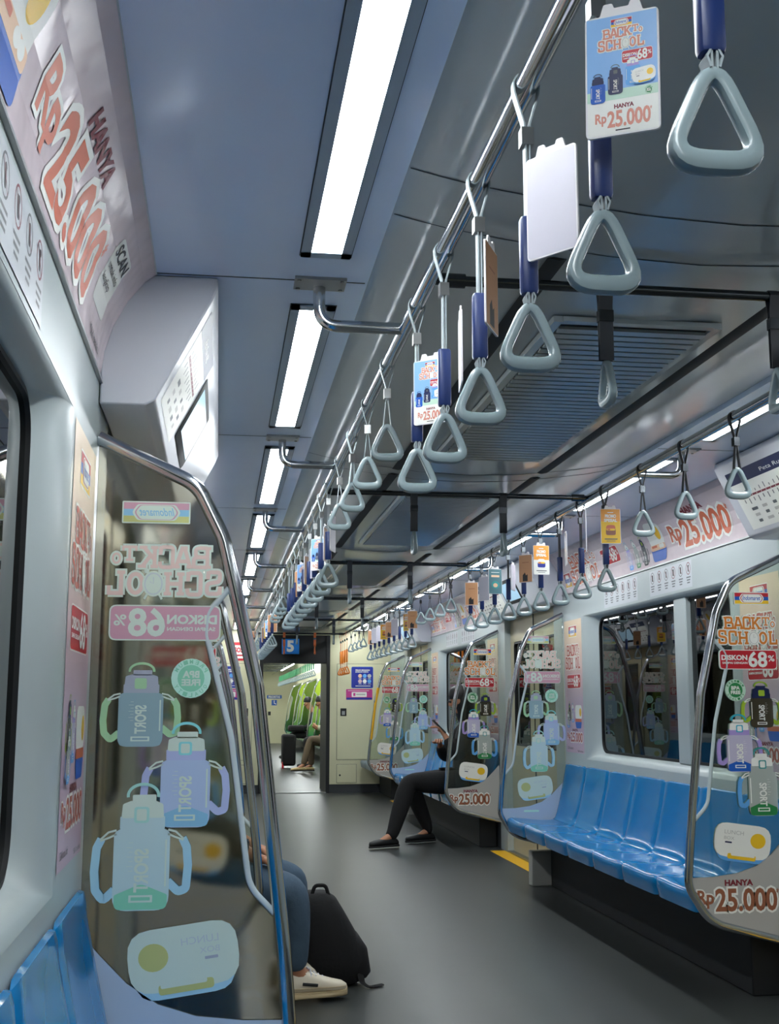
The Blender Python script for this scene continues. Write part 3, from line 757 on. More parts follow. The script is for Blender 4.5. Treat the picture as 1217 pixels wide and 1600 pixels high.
# open lunch box
CA.rrect(1.80, .155, .20, .15, .06, 'white', 2, -.1); CA.ell(1.845, .165, .032, .038, 'yellow', 3)
CA.poly(rounded([(1.69, .085), (1.70, .02), (1.88, .02), (1.90, .085)], [.01, .03, .03, .01], 4), 'blue', 4)
CA.rrect(1.795, .092, .20, .03, .012, 'peach', 5); CA.ell(1.83, .095, .018, .012, 'white', 6); CA.ell(1.86, .095, .018, .012, 'white', 6); CA.rrect(1.75, .098, .07, .012, .004, 'rust', 6)
art_price(CA, 1.99, .048, 2.70, .235, 4, 'rust')
CA.rrect(2.84, .16, .17, .14, .012, 'white', 2); CA.text('SCAN', 2.77, .195, 2.91, .222, 'black', 3, .03)
CA.text('untuk info', 2.77, .165, 2.90, .182, 'black', 3, .0); CA.text('lengkap', 2.77, .135, 2.87, .155, 'black', 3, .0)
CA.text('*S&K berlaku', 2.80, .03, 2.97, .052, 'black', 3, .01)
def cove_fn(s, y0, y1):
    ym = (y0 + y1) / 2
    def fn(u, v, l):
        x, z = cove(v, .0010 + l * .0004)
        return (X(s, x), (y1 - .02 - u) if s > 0 else (y0 + .02 + u), z)
    return fn
for s in (-1, 1):
    for bi in (0, 1, 2):
        y0, y1 = BAYS[bi]
        nm = {0: 'nearest', 1: 'middle', 2: 'farthest'}[bi]
        o = CA.build('advert_banner', PALC, cove_fn(s, y0, y1), cuts=COVL[1:-1])
        tag(o, 'long pink advert banner with bottles and orange price above the %s windows, %s' % (LW[s], nm), 'advert', 'banner adverts on the coving')

SA = Art()   # pillar strip, u in -0.19..0.19, v height
M_strip = gradient_mat('strip peach to pink', (198, 172, 190), (232, 206, 176), 2, 1.15, 1.62, 0.35)
PALS = dict(PAL); PALS['bg'] = M_strip
SA.rect(-.19, .83, .19, 1.675, 'bg', 0)
art_logo(SA, 0, 1.60, .17, .075, 1)
art_school(SA, -.16, 1.36, .16, 1.52, 1, 'brick')
art_disc(SA, -.14, 1.235, .15, 1.325, 1)
art_bottle(SA, -.10, 1.03, .05, .125, 1, 'navy', 'smoke', 'black', 'lime', 'lime'); art_bottle(SA, -.03, 1.02, .05, .125, 1, 'lilac', 'plilac', 'sky', 'cyan', 'lilac')
art_bottle(SA, -.12, .985, .045, .10, 9, 'clear', 'clear', 'sky', 'teal', 'sky')
SA.rrect(.09, 1.085, .14, .09, .03, 'white', 2); SA.ell(.13, 1.085, .022, .026, 'yellow', 3)
SA.poly(rounded([(.02, 1.03), (.035, .985), (.14, .985), (.155, 1.03)], [.01, .02, .02, .01], 4), 'blue', 3); SA.rrect(.087, 1.035, .13, .02, .008, 'rust', 4)
art_price(SA, -.16, .90, .17, .985 - .005, 1, 'brick')
SA.text('*S&K berlaku', .05, .838, .17, .850, 'black', 1, .0)
SA.text('SCAN untuk info', -.16, .850, -.04, .866, 'black', 1, .0)
for s in (-1, 1):
    for bi in (0, 1, 2):
        y0, y1 = BAYS[bi]
        for e in (0, 1):
            if bi == 0 and e == 0: continue
            yc = y0 + .21 if e == 0 else y1 - .215
            dr = -1 if s > 0 else 1
            o = SA.build('poster_strip', PALS, lambda u, v, l: (X(s, W - .0010 - l * .0004), yc + dr * u, v))
            tag(o, 'narrow pink advert strip on the %s wall, %s end of the %s bench' % (LW[s], 'near' if e == 0 else 'far', {0: 'nearest', 1: 'middle', 2: 'farthest'}[bi]), 'poster', 'advert strips on the wall pillars')

PAL['hdr'] = mat('print sticker base', (194, 198, 203), .32)
IA = Art()
IA.rect(-.285, -.075, .285, .058, 'hdr', 0)
for k in range(6):
    x = -.2425 + .097 * k
    IA.ring(x, .018, .028, .031, .004, 'maroon' if k % 2 else 'dgrey', 1, n=16)
    IA.rrect(x, .018, .018 - .003 * (k % 3), .034, .006, 'black', 1); IA.ell(x + .004 * (k % 2), .030, .006, .006, 'black', 2, 8); IA.stroke([(x - .016, .038), (x + .016, -.002)], .003, 'maroon', 2)
    for r_ in range(3): IA.rect(x - .026 + .004 * r_, -.028 - .013 * r_, x + .026 - .005 * r_, -.022 - .013 * r_, 'dgrey', 1)
for s in (-1, 1):
    for bi in (0, 1, 2):
        for e, yy in enumerate((BAYS[bi][0] + 1.20, BAYS[bi][0] + 1.96)):
            dr = -1 if s > 0 else 1
            o = IA.build('rules_sticker', PAL, lambda u, v, l: (X(s, W - .0014 - l * .0004), yy + dr * u, 1.772 + v))
            tag(o, 'sticker with a row of six round prohibition signs above the %s %s window, %s half' % ({0: 'nearest', 1: 'middle', 2: 'farthest'}[bi], LW[s], 'near' if e == 0 else 'far'), 'sticker', 'prohibition stickers above the windows')

# ------------------------------------------------------------------ partitions beside the benches
POLE = [(1.268, 1.724), (1.045, 1.622), (.984, 1.500), (.905, 1.175), (.838, .62), (.822, .44), (.905, .305), (1.18, .235), (1.268, .215)]
GRAB = [(.960, 1.402), (1.016, 1.335), (1.018, 1.285), (.960, 1.065), (.914, .745), (.842, .672)]
SW = [(1.262, .655), (1.22, .610), (1.165, .555), (1.10, .512), (1.02, .486), (.92, .474), (.838, .472)]   # edge of the grey film
def partition(s, y, out, label, group, yellow=False, green=False, price=True, hazy=False):
    """out: +1 / -1, the side away from the bench along the car"""
    t = thing('bench_partition', (X(s, 1.05), y, .9), label, 'partition', group)
    pole = rounded([(X(s, a), y, b) for a, b in POLE], [0, .10, .16, .2, .2, .10, .16, .05, 0], 8, closed=False)
    MB().tube(pole, .0165, 14).build('frame_tube', M_chrome, t)
    grab = rounded([(X(s, a), y, b) for a, b in GRAB], [0, .05, .05, .2, .09, 0], 6, closed=False)
    MB().tube(grab, 1, 12, sq=(.0075, .0055)).build('grab_bar', M_edge, t)
    gp = [(1.266, 1.718)] + [(1.045, 1.615), (.992, 1.50), (.968, 1.405)] + [(abs(a), c) for a, b, c in grab[1:-1]] + [(.842, .66), (.828, .50), (.835, .42), (.905, .312), (1.18, .242), (1.266, .222)]
    gp = [(X(s, a), b) for a, b in gp]
    if green:
        MB().prism(gp, lambda u, v, q: (u, q, v), y - GT / 2, y + GT / 2).build('glass', M_glass, t)
        gg = [(X(s, max(.85, abs(a) + (.015 if abs(a) < 1.2 else -.003))), b - (.012 if b > 1 else -.012)) for a, b in gp]
        MB().prism(gg, lambda u, v, q: (u, q, v), y + out * (GT / 2 + .001), y + out * (GT / 2 + .002)).build('printed_graphic', M_limeprint, t)
        return t
    MB().prism(gp, lambda u, v, q: (u, q, v), y - GT / 2, y + GT / 2).build('glass', M_haze if hazy else M_glass, t)
    for me, nm in zip(PRINTS[0 if s * out < 0 else 1], ('printed_graphic', 'printed_backing')):
        o = bpy.data.objects.new(nm, me); COL.objects.link(o); o.parent = t
        o.location = (X(s, 1.115) - t.location.x, 0, -.9); o.rotation_euler = (0, 0, 0 if out < 0 else PI)
    sw = [(X(s, a), b) for a, b in SW + [(.832, .44), (.905, .318), (1.18, .246), (1.262, .228)]]
    A = Art(); A.poly(sw, 'cfilm', 0)
    if price:
        e = 1 if out < 0 else -1
        c = X(s, 1.022) * e
        B = Art(); art_price(B, c - .165, .348, c + .165, .462, 1)
        A.items += [([(u * e, v) for u, v in vs], fs, m, l) for vs, fs, m, l in B.items]
    A.build('price_film', PAL, lambda u, v, l: (u, y + out * (GT / 2 + .0008 + l * .0003), v), t)
    A = Art(); A.poly(sw, 'cfilm', 0)
    A.rrect(X(s, 1.03), .455, .10, .012, .004, 'pgreen', 1)
    A.build('film_backing', BACK, lambda u, v, l: (u, y - out * (GT / 2 + .0008 + l * .0003), v), t)
    if yellow:
        yp = [p for p in pole if .70 < p[2] < 1.34]
        yp = [(X(s, .944), y, 1.335), (X(s, .905), y, 1.15), (X(s, .853), y, .715)]
        MB().tube(yp, .0185, 12).build('yellow_grip', M_ypole, t)
    return t
M_limeprint = gradient_mat('lime green print', (30, 120, 80), (176, 206, 50), 2, .45, 1.3, 0.4)
for s in (-1, 1):
    for k, (y, out) in enumerate(zip(P, (1, -1, 1, -1, 1, -1))):
        lab = ['hazy partition at the end of the nearest left bench, bottle advert seen reversed', 'clear partition with bottle advert before the second %s bench' % LW[s], 'clear partition with reversed bottle advert closing the far end of the %s bench' % ('second left' if s < 0 else 'empty blue right'),
               'clear partition with bottle advert before the third %s bench' % LW[s] + (', person in black behind it' if s > 0 else ''), 'clear partition with reversed advert at the far end of the third %s bench' % LW[s], 'clear partition with yellow grip tube beside the %s end seat' % LW[s]][k]
        if s > 0 and k == 0: continue
        if s > 0 and k == 1: lab = 'clear partition with bottle advert, nearest on the right, in front of the empty blue bench'
        partition(s, y, out, lab, 'bench partitions on the %s' % LW[s], yellow=(k == 5), price=not (s < 0 and k == 1), hazy=(s < 0 and k == 0))

# ------------------------------------------------------------------ benches
PAN = [(.866, .335), (.858, .375), (.856, .400), (.862, .416), (.880, .424), (.93, .421), (1.00, .413), (1.08, .405), (1.14, .404), (1.172, .412), (1.172, .385), (1.00, .365), (.89, .36), (.885, .335)]
BAK = [(1.158, .408), (1.172, .420), (1.184, .45), (1.198, .50), (1.214, .57), (1.230, .64), (1.243, .70), (1.248, .735), (1.254, .752), (1.266, .755), (1.270, .745), (1.270, .60), (1.262, .42), (1.20, .39), (1.165, .40)]
def shell(prof, w, nfront, s, dish):
    """one seat place: closed profile swept across its width with rounded edges and a shallow dish"""
    mb = MB(); N = 12; loops = []
    cx = sum(a for a, b in prof) / len(prof); cz_ = sum(b for a, b in prof) / len(prof)
    for i in range(N + 1):
        t = -1 + 2 * i / N; t = math.copysign(abs(t) ** .75, t)
        e = .009 * abs(t) ** 14; d = dish * (1 - t * t)
        L = []
        for k, (a, b) in enumerate(prof):
            p, q = prof[k - 1], prof[(k + 1) % len(prof)]
            n = Vector((q[1] - p[1], -(q[0] - p[0]))); n = n.normalized() if n.length > 0 else n
            wgt = math.sin(PI * min(1, max(0, (k - 1) / max(1, nfront - 2)))) if k < nfront else 0
            off = e + (d * wgt)
            L.append((X(s, a + n.x * off), t * w / 2 * .999, b + n.y * off))
        loops.append(L)
    mb.loft(loops, caps=True)
    return mb
SHELLS = {}
def bench(s, y0, n, m, label, group, w=.44, colour='blue'):
    t = thing('bench_seat', (X(s, 1.06), y0 + n * w / 2, .42), label, 'bench', group)
    key = (s, colour)
    if key not in SHELLS: SHELLS[key] = (shell(PAN, w, 10, s, .010).mesh('seat', m, 50), shell(BAK, w, 10, s, .012).mesh('backrest', m, 50))
    for k in range(n):
        for me, nm in zip(SHELLS[key], ('seat', 'backrest')):
            o = bpy.data.objects.new(nm, me); COL.objects.link(o); o.parent = t
            o.location = (-t.location.x, y0 + w * (k + .5) - t.location.y, -.42)
    MB().box((X(s, .90), y0 + .01, .335), (X(s, 1.265), y0 + n * w - .01, .362)).build('support_beam', M_dark, t)
    for ya in (y0 + .10, y0 + n * w * .5, y0 + n * w - .30):
        lg = MB().box((X(s, .98), ya - .03, .302), (X(s, 1.268), ya + .03, .34)); lg.build('bracket', M_steel if n < 4 else M_dark, t, bevel=.005)
    return t
for s in (-1, 1):
    for bi in (0, 1, 2):
        if s > 0 and bi == 0: continue
        y0, y1 = BAYS[bi]
        lab = {(-1, 0): 'blue plastic bench seat nearest the camera at the lower left', (-1, 1): 'blue bench seat behind the near left partition, person in jeans on it', (-1, 2): 'blue bench seat third along the left wall',
               (1, 1): 'long empty glossy blue bench seat along the right wall', (1, 2): 'blue bench seat on the right with the person in black on it'}[(s, bi)]
        bench(s, y0 + .02, 7, M_blue, lab, 'blue bench seats')
    bench(s, 14.50, 2, M_greyseat, 'grey blue covered end seat by the %s end panel' % LW[s], 'end seats', w=.56, colour='grey')
# heater cases and steel foot plates under the benches
for s in (-1, 1):
    for bi in (0, 1, 2, 3):
        y0, y1 = BAYS[bi]
        if s > 0 and bi == 0: continue
        t = thing('heater_case', (X(s, 1.2), (y0 + y1) / 2, .05), 'heater case coloured as the black shade under the %s %s bench' % ({0: 'nearest', 1: 'middle', 2: 'far', 3: 'end'}[bi], LW[s]), 'heater', 'heater cases under the benches')
        MB().box((X(s, 1.12), y0 + .12, .0), (X(s, 1.262), y1 - (.12 if bi < 3 else .02), .30)).build('case', M_dark, t, bevel=.006)  # near-black colour stands in for the deep shade under the seats
        if bi < 3: MB().box((X(s, 1.0), y1 - .11, .0), (X(s, 1.262), y1 - .02, .215)).build('end_plate', M_pale, t, bevel=.006)
# yellow floor markings at the doors
for s in (-1, 1):
    for vi, ext in ((1, .118), (2, .118), (3, .2)):
        y0, y1 = VEST[vi]
        o = MB().prism([(y0 + .40, 1.15), (y1 - .13, 1.15), (y1 - .13, 1.266), (y0 + .40, 1.266)], lambda u, v, q: (X(s, v - (ext - .118)), u, q), 0.0002, .002).build('floor_marking', M_yellow)
        tag(o, 'yellow strip on the floor in front of the %s %s door' % (['', 'nearest', 'middle', 'farthest'][vi], LW[s]), 'marking', 'yellow door strips')

# ------------------------------------------------------------------ end wall, doorway, signs
DX0, DX1, DH = -.435, .435, 1.675
ew = MB()
for s in (-1, 1): ew.box((X(s, .46), YEND, .11), (X(s, 1.40), YEND + .25, 2.2))
ew.box((-.46, YEND, 2.04), (.46, YEND + .25, 2.2))
for s in (-1, 1): ew.box((X(s, .46), YEND + .01, 0), (X(s, 1.40), YEND + .25, .11), 1)
struct(ew.build('wall_end', [M_cream, M_wlow]), 'cream end wall with doorway into the next car')
dj = MB()
for s in (-1, 1): dj.box((X(s, .415), YEND - .008, 0), (X(s, .462), YEND + .9, 2.04))
dj.box((-.415, YEND + .004, 1.675), (.415, YEND + .30, 2.045))
tn[0] += 1; struct(dj.build('trim_%d' % tn[0], M_dark), 'dark doorway frame and header')
tn[0] += 1; struct(MB().box((-.42, YEND - .02, 0), (.42, YEND + .06, .012)).build('trim_%d' % tn[0], M_steel), 'steel threshold of the end doorway')
def panel(name, x0, z0, x1, z1, y, label, cat, group=None):
    t = thing(name, ((x0 + x1) / 2, y, z0), label, cat, group); return t
for s in (-1, 1):
    t = thing('equipment_cabinet', (X(s, .86), YEND, .11), 'cream cabinet door with lock plate in the %s end wall' % LW[s], 'cabinet', 'end wall cabinets')
    for (a, b, c, d, nm) in ((.558, .425, 1.262, 1.662, 'door'), (.560, .13, .815, .362, 'lower_door')):
        MB().box((X(s, a - .004), YEND - .0015, b - .004), (X(s, c + .004), YEND, d + .004)).build('shadow_gap', M_seam, t)
        o = MB().box((X(s, a), YEND - .006, b), (X(s, c), YEND - .0005, d)).build(nm, M_cream, t, bevel=.002)
        if nm == 'door':
            MB().box((X(s, .602), YEND - .009, .985), (X(s, .682), YEND - .004, 1.085)).build('lock_plate', M_dark, o, bevel=.003)
            MB().box((X(s, .622), YEND - .014, 1.0), (X(s, .662), YEND - .006, 1.05)).build('latch', M_steel, o)
        else: MB().tube([(X(s, .60), YEND - .012, .225), (X(s, .60), YEND - .004, .225)], .012, 12).build('knob', M_dark, o)
    A = Art(); A.rrect(.89, 1.488, .29, .28, .02, 'navy' if False else 'blue', 0); A.rrect(.89, 1.488, .28, .27, .018, 'nblue', 1)
    A.text('PERILAKU MENGANGGU', .80, 1.575, .99, 1.592, 'white', 2, .04); A.text('DI DALAM KERETA', .80, 1.552, .97, 1.568, 'white', 2, .04)
    for r_ in range(2):
        for k in range(3): A.ell(.86 + .062 * k, 1.508 - .07 * r_, .026, .026, ['peach', 'sky', 'grey', 'pink', 'white', 'sky'][k + 3 * r_], 2, 16); A.rect(.838 + .062 * k, 1.470 - .07 * r_, .882 + .062 * k, 1.475 - .07 * r_, 'white', 2)
    A.rect(.80, 1.372, 1.0, 1.380, 'white', 2)
    PAL['nblue'] = mat('print deep blue', (28, 46, 150), .38)
    o = A.build('rules_poster', PAL, lambda u, v, l: (u if s > 0 else -1.78 + u + .03, YEND - .0075 - l * .0006, v)); tag(o, 'blue poster with round pictures on the %s end cabinet' % LW[s], 'poster', 'blue posters on the end wall')
    A = Art(); A.rrect(.85, 1.265, .35, .14, .012, 'mag', 0); A.rect(.68, 1.197, 1.02, 1.225, 'nblue', 1); A.rrect(.85, 1.265, .20, .065, .008, 'white', 1); A.rect(.70, 1.312, .98, 1.317, 'white', 1)
    A.rrect(.785, 1.265, .03, .04, .008, 'mag', 2); A.rect(.81, 1.255, .93, 1.275, 'grey', 2)
    o = A.build('notice_plate', PAL, lambda u, v, l: (u if s > 0 else -1.75 + u + .03, YEND - .0075 - l * .0006, v)); tag(o, 'magenta notice below the blue poster on the %s end cabinet' % LW[s], 'sign', 'magenta notices on the end wall')
A = Art(); A.text('5', -.04, -.065, .035, .07, 'white', 1, .05)
mb = MB().box((-.178, YEND - .016, 1.79), (.050, YEND + .004, 1.99)); t = thing('car_number_sign', (-.064, YEND - .02, 1.79), 'blue square sign with white number 5 above the end doorway', 'sign')
mb.build('plate', mat('sign blue', (20, 132, 226), .4), t, bevel=.003); A.build('number', PAL, lambda u, v, l: (-.064 + u, YEND - .017 - l * .0006, 1.89 + v), t)
A = Art(); A.rrect(0, 0, .20, .24, .01, 'red', 0); A.rrect(0, .02, .13, .12, .004, 'white', 1); A.text('SOS', -.05, -.01, .05, .05, 'red', 2, .05); A.rect(-.07, -.09, .07, -.06, 'white', 1)
o = A.build('emergency_sign', PAL, lambda u, v, l: (-.74 + u, YEND - .002 - l * .0006, 1.82 + v)); tag(o, 'red and white sign high on the left end wall', 'sign')

# ------------------------------------------------------------------ the next car beyond the doorway
N0 = YEND + .9
NP = [N0 + 1.21, N0 + 3.07, N0 + 6.19, N0 + 8.05, N0 + 11.17, N0 + 13.03, N0 + 16.15, N0 + 18.0]
NE = N0 + 19.2
struct(MB().box((-1.4, YEND + .02, -.05), (1.4, NE, -.001)).build('floor.001', M_floor), 'grey floor of the next car')
nc = MB(); nc.box((-1.4, N0, CZ), (1.4, NE, CZ + .1)); nc.box((-.5, YEND + .25, 1.98), (.5, N0, 2.1))
struct(nc.build('ceiling.001', M_ceilc), 'ceiling of the next car')
for s in (-1, 1):
    wb = MB(); wb.box((X(s, W), N0, 0), (X(s, 1.4), NE, .80), 1); wb.box((X(s, W), N0, .80), (X(s, 1.4), NE, CZ)); wb.box((X(s, .46), YEND + .25, 0), (X(s, .6), N0, 2.1), 2)
    wb.box((X(s, .5), N0 - .02, 0), (X(s, 1.4), N0, 2.1))
    struct(wb.build('wall_%s.001' % LW[s], [M_cream, M_wlow, M_dark]), '%s wall of the next car' % LW[s])
struct(MB().box((-1.4, NE, 0), (1.4, NE + .05, 2.2)).build('wall_end.001', M_cream), 'cream end wall of the next car')
for k in range(6):
    t = thing('ceiling_light', (.4, N0 + 1.6 + 3 * k, CZ), 'white ceiling light in the next car, %s beyond the doorway' % ORD[k], 'light', 'lights in the next car')
    for s in (-1, 1): MB().box((s * .74, N0 + .4 + 3 * k, CZ - .008), (s * .82, N0 + 2.9 + 3 * k, CZ + .002)).build('diffuser', M_lamp, t)
for k, y in enumerate(NP[1:7]):
    partition(1, y, -1 if k % 2 == 0 else 1, 'lime green printed partition in the next car, %s beyond the doorway' % ORD[k], 'green partitions in the next car', green=True)
for k in (0, 1, 2):
    y0 = NP[1 + 2 * k]
    bench(1, y0 + .02, 7, M_green, 'green bench seat in the next car, %s beyond the doorway' % ORD[k], 'green benches in the next car', colour='green')
t = thing('overhead_rail', (RX, 25, RZ), 'overhead rail on the right side of the next car', 'rail')
MB().tube([(RX, N0 + .3, RZ), (RX, NE - .3, RZ)], .0165, 10).build('tube', M_chrome, t)
t = thing('overhead_rail', (-RX, 25, RZ), 'overhead rail on the left side of the next car', 'rail')
MB().tube([(-RX, N0 + .3, RZ), (-RX, NE - .3, RZ)], .0165, 10).build('tube', M_chrome, t)
PROTO['green'] = None
def green_strap():
    t = thing('hanging_strap', (0, 0, -5), 'p', 'strap')
    lp = MB(); ribbon(lp, [(0, .018), (0, -.31)], .016); lp.build('band', M_bandd, t, local=True)
    MB().box((-.011, -.012, -.29), (.011, .012, -.16)).build('sleeve', M_sleeveg, t, local=True)
    moved(handle_mb(), -.30).build('handle', M_handle, t, local=True); return t
gp_ = green_strap()
for k in range(26):
    o = gp_ if k == 0 else copy_tree(gp_)
    o.location = (RX, NP[1] + .25 + .45 * k, RZ); tag(o, 'small grey handle with green sleeve in a row along the next car', 'strap', 'green sleeved straps in the next car')
for k in range(26):
    o = copy_tree(gp_); o.location = (-RX, NP[1] - .4 + .45 * k, RZ); tag(o, 'small grey handle with green sleeve along the left rail of the next car', 'strap', 'left green sleeved straps in the next car')
for k in range(4): strap('orange', RX, N0 + .35 + .2 * k, 'orange strap handle just beyond the doorway in the next car', 'orange straps in the next car')
for k in range(12):
    y = N0 + .8 + 1.3 * k
    t = thing('cross_bar', (0, y, RZ), 'dark cross bar under the ceiling of the next car', 'rail', 'cross bars in the next car'); MB().tube([(-RX, y, RZ), (RX, y, RZ)], .012, 8).build('tube', M_darkbar, t)
A = Art(); A.rrect(0, .12, .44, .10, .02, 'blue', 0); A.text('PRIORITAS', -.17, .09, .17, .15, 'white', 1, .04); A.rrect(0, -.05, .16, .16, .01, 'blue', 0); A.ell(.0, -.005, .018, .018, 'white', 1, 10); A.stroke([(0, -.03), (.0, -.07), (.035, -.075), (.05, -.10)], .02, 'white', 1)
o = A.build('priority_sign', PAL, lambda u, v, l: (.66 + u, NE - .002 - l * .002, 1.24 + v)); tag(o, 'small blue priority seat signs on the far cream wall of the next car', 'sign')
t = thing('wall_socket', (.52, NE, .82), 'small dark plate on the far cream wall of the next car', 'plate'); MB().box((.48, NE - .01, .82), (.56, NE, .93)).build('plate', M_dark, t, bevel=.003)

# ------------------------------------------------------------------ hanging cards
def card_art(kind):
    A = Art()
    if kind == 'blue':
        A.rect(-.039, -.070, .039, .070, 'white', 0); A.rect(-.039, -.018, .039, .070, 'csky', 1); A.rect(-.039, -.03, .039, -.018, 'pgreen', 1)
        art_logo(A, 0, .061, .024, .010, 2); art_school(A, -.026, .029, .026, .056, 2, 'salmon'); art_disc(A, .0, .011, .034, .026, 2)
        for k, (b, l_) in enumerate((('blue', 'navy'), ('navy', 'dgrey'), ('sky', 'lilac'))): art_bottle(A, -.027 + .0195 * k, -.032 + .008 * k, .0165, .036, 3, l_ if l_ != 'dgrey' else 'navy', b, b, l_, b, straps=False)
        art_lunch(A, .024, -.006, .026, .020, .1, 12); art_badge(A, .029, -.025, .005, 3)
        art_price(A, -.030, -.062, .032, -.036, 2, 'salmon'); A.rect(-.008, -.067, .008, -.0655, 'black', 2)
    elif kind in ('yellow', 'orange'):
        A.rect(-.039, -.070, .039, .070, 'yellow' if kind == 'yellow' else 'white', 0)
        if kind == 'orange': A.rect(-.039, .0, .039, .070, 'corange', 1)
        else: A.rect(-.039, .02, .039, .070, 'corange', 1)
        A.text('PROMO', -.022, .035, .022, .048, 'white', 2, .05); A.text('SPESIAL', -.026, .018, .026, .030, 'white', 2, .05); A.rect(-.012, .055, .012, .058, 'white', 2)
        A.rrect(0, -.015, .038, .040, .012, 'white' if kind == 'orange' else 'rust', 2); A.rrect(0, -.024, .040, .026, .008, 'nblue' if kind == 'orange' else 'brown', 3); A.rrect(0, -.014, .034, .008, .003, 'yellow', 4); A.rrect(-.008, -.014, .012, .006, .002, 'rust', 5)
        A.rect(-.026, -.055, .026, -.051, 'dgrey', 2); A.rect(-.018, -.062, .018, -.060, 'dgrey', 2)
    elif kind == 'teal':
        A.rect(-.039, -.070, .039, .070, 'cteal', 0); A.ell(0, -.02, .024, .022, 'teal', 1); A.rrect(0, .03, .05, .012, .003, 'peach', 1); A.ell(0, -.022, .014, .012, 'peach', 2); A.rect(-.025, .05, .025, .053, 'white', 1)
    elif kind == 'brown':
        A.rect(-.039, -.070, .039, .070, 'tan', 0); A.poly([(-.018, -.066), (.012, -.066), (.012, -.03), (.002, -.036), (-.004, -.02), (-.018, -.034)], 'black', 1); A.rect(-.02, .03, .02, .033, 'brown', 1)
    else:
        A.rrect(0, 0, .078, .140, .005, 'cblank', 0)
    return A
PAL['csky'] = mat('print card sky', (136, 182, 232), .35); PAL['corange'] = mat('print card orange', (240, 160, 52), .35); PAL['cteal'] = mat('print card teal', (84, 124, 132), .35); PAL['cblank'] = mat('card blank back', (200, 197, 208), .4, vary=.03, vscale=30)
M_card = mat('card edge white', (228, 226, 228), .4)
CARDM = {}
def card(kind, x, y, z, rz, label, tilt=0.0, back=None, sc=1.0):
    t = thing('hanging_card', (x, y, z), label, 'card', 'advert cards on the straps', rz)
    t.rotation_euler = (0, tilt, rz); t.scale = (sc, sc, sc)
    if 'body' not in CARDM:
        o = rounded([(-.041, -.072), (.041, -.072), (.041, .072), (.024, .072), (.020, .086), (.010, .086), (.008, .080), (-.008, .080), (-.010, .086), (-.020, .086), (-.024, .072), (-.041, .072)], [.006, .006, .006, .003, .003, .003, .002, .002, .003, .003, .003, .006], 4)
        CARDM['body'] = MB().prism(o, lambda u, v, q: (u, q, v), -.0016, .0016).mesh('card', M_card)
    if kind not in CARDM: CARDM[kind] = card_art(kind).mesh('print', PAL, lambda u, v, l: (u, -.0019 - l * .00014, v))
    for me, nm in ((CARDM['body'], 'board'), (CARDM[kind], 'front_print')):
        ob = bpy.data.objects.new(nm, me); COL.objects.link(ob); ob.parent = t
    if back:
        if back not in CARDM: CARDM[back] = card_art(back).mesh('print', PAL, lambda u, v, l: (u, -.0019 - l * .00014, v))
        ob = bpy.data.objects.new('back_print', CARDM[back]); COL.objects.link(ob); ob.parent = t; ob.rotation_euler = (0, 0, PI)
    return t
R_ = math.radians
L = -RX
card('blue', L + .010, 1.165, 1.823, R_(-30), 'big pale blue back to school card on the second strap of the left rail', tilt=R_(1))
card('white', L + .022, 1.49, 1.815, R_(-52), 'blank white card turned sideways on the left rail beside a navy sleeve', sc=1.04)
card('brown', L + .012, 1.82, 1.810, R_(63), 'brown backed card turned nearly edge-on, fourth strap of the left rail')
card('white', L + .028, 2.15, 1.803, R_(82), 'white card seen edge-on beside the fifth navy sleeve of the left rail')
card('blue', L + .024, 2.455, 1.805, R_(-38), 'small pale blue back to school card on the sixth strap of the left rail')
b1 = BAYS[1][0] + .117
for k, (kd, rz, lb) in enumerate((('white', 70, 'white card turned edge-on at the start of the second group of left straps'), ('brown', 75, 'brown card turned edge-on, second strap of the second left group'),
        ('blue', -40, 'white and blue card facing the aisle in the second group of left straps'), ('white', -70, 'white card turned sideways, fourth strap of the second left group'), ('brown', 60, 'tan card turned sideways, fifth strap of the second left group'),
        ('blue', -45, 'small white and blue card, sixth strap of the second left group'), ('brown', -60, 'tan card, seventh strap of the second left group'))):
    card(kd, L + .014, b1 + .333 * k - .035, 1.80, R_(rz), lb)
for k, kd, rz in ((1, 'brown', -20), (3, 'blue', -35), (4, 'yellow', 30), (6, 'brown', 40)):
    card(kd, L + .014, BAYS[2][0] + .117 + .333 * k - .035, 1.80, R_(rz), '%s card on strap %s of the farthest left group' % ({'brown': 'tan', 'blue': 'pale blue', 'yellow': 'yellow'}[kd], ORD[k]))
card('yellow', RX + .010, b1 - .04, 1.852, R_(-8), 'yellow orange card hanging at the nearest navy sleeve of the right rail', back='yellow')
card('white', RX + .022, b1 + .333 * 2 - .03, 1.842, R_(80), 'narrow white card seen edge-on between navy sleeves of the right rail')
card('orange', RX - .010, b1 + .333 * 3 - .05, 1.832, R_(4), 'orange and white lunch box card on the right rail above the blue bench')
card('brown', RX + .004, b1 + .333 * 4 - .03, 1.83, R_(-48), 'brown backed card turned sideways on the right rail next to the orange card')
card('white', RX + .022, b1 + .333 * 5 - .02, 1.82, R_(60), 'white card behind the brown card on the right rail')
card('teal', RX - .004, b1 + .333 * 6 - .04, 1.83, R_(8), 'grey teal card on the right rail above the far end of the blue bench')
card('white', RX + .006, b1 + .333 * 7 - .04, 1.82, R_(-55), 'white card turned sideways right after the teal card on the right rail')
card('brown', RX, b1 + .333 * 8 - .04, 1.82, R_(-20), 'brown card on the last navy sleeve above the blue bench on the right')
for k, kd, rz in ((0, 'brown', -15), (1, 'yellow', -65), (3, 'white', -50), (4, 'brown', -30), (5, 'yellow', -20), (6, 'white', 20), (7, 'white', -10), (8, 'brown', 20)):
    card(kd, RX, BAYS[2][0] + .117 + .333 * k - .04, 1.82, R_(rz), '%s card on the %s strap of the farthest right group' % ({'brown': 'brown', 'white': 'white', 'yellow': 'yellow'}[kd], ORD[k]))
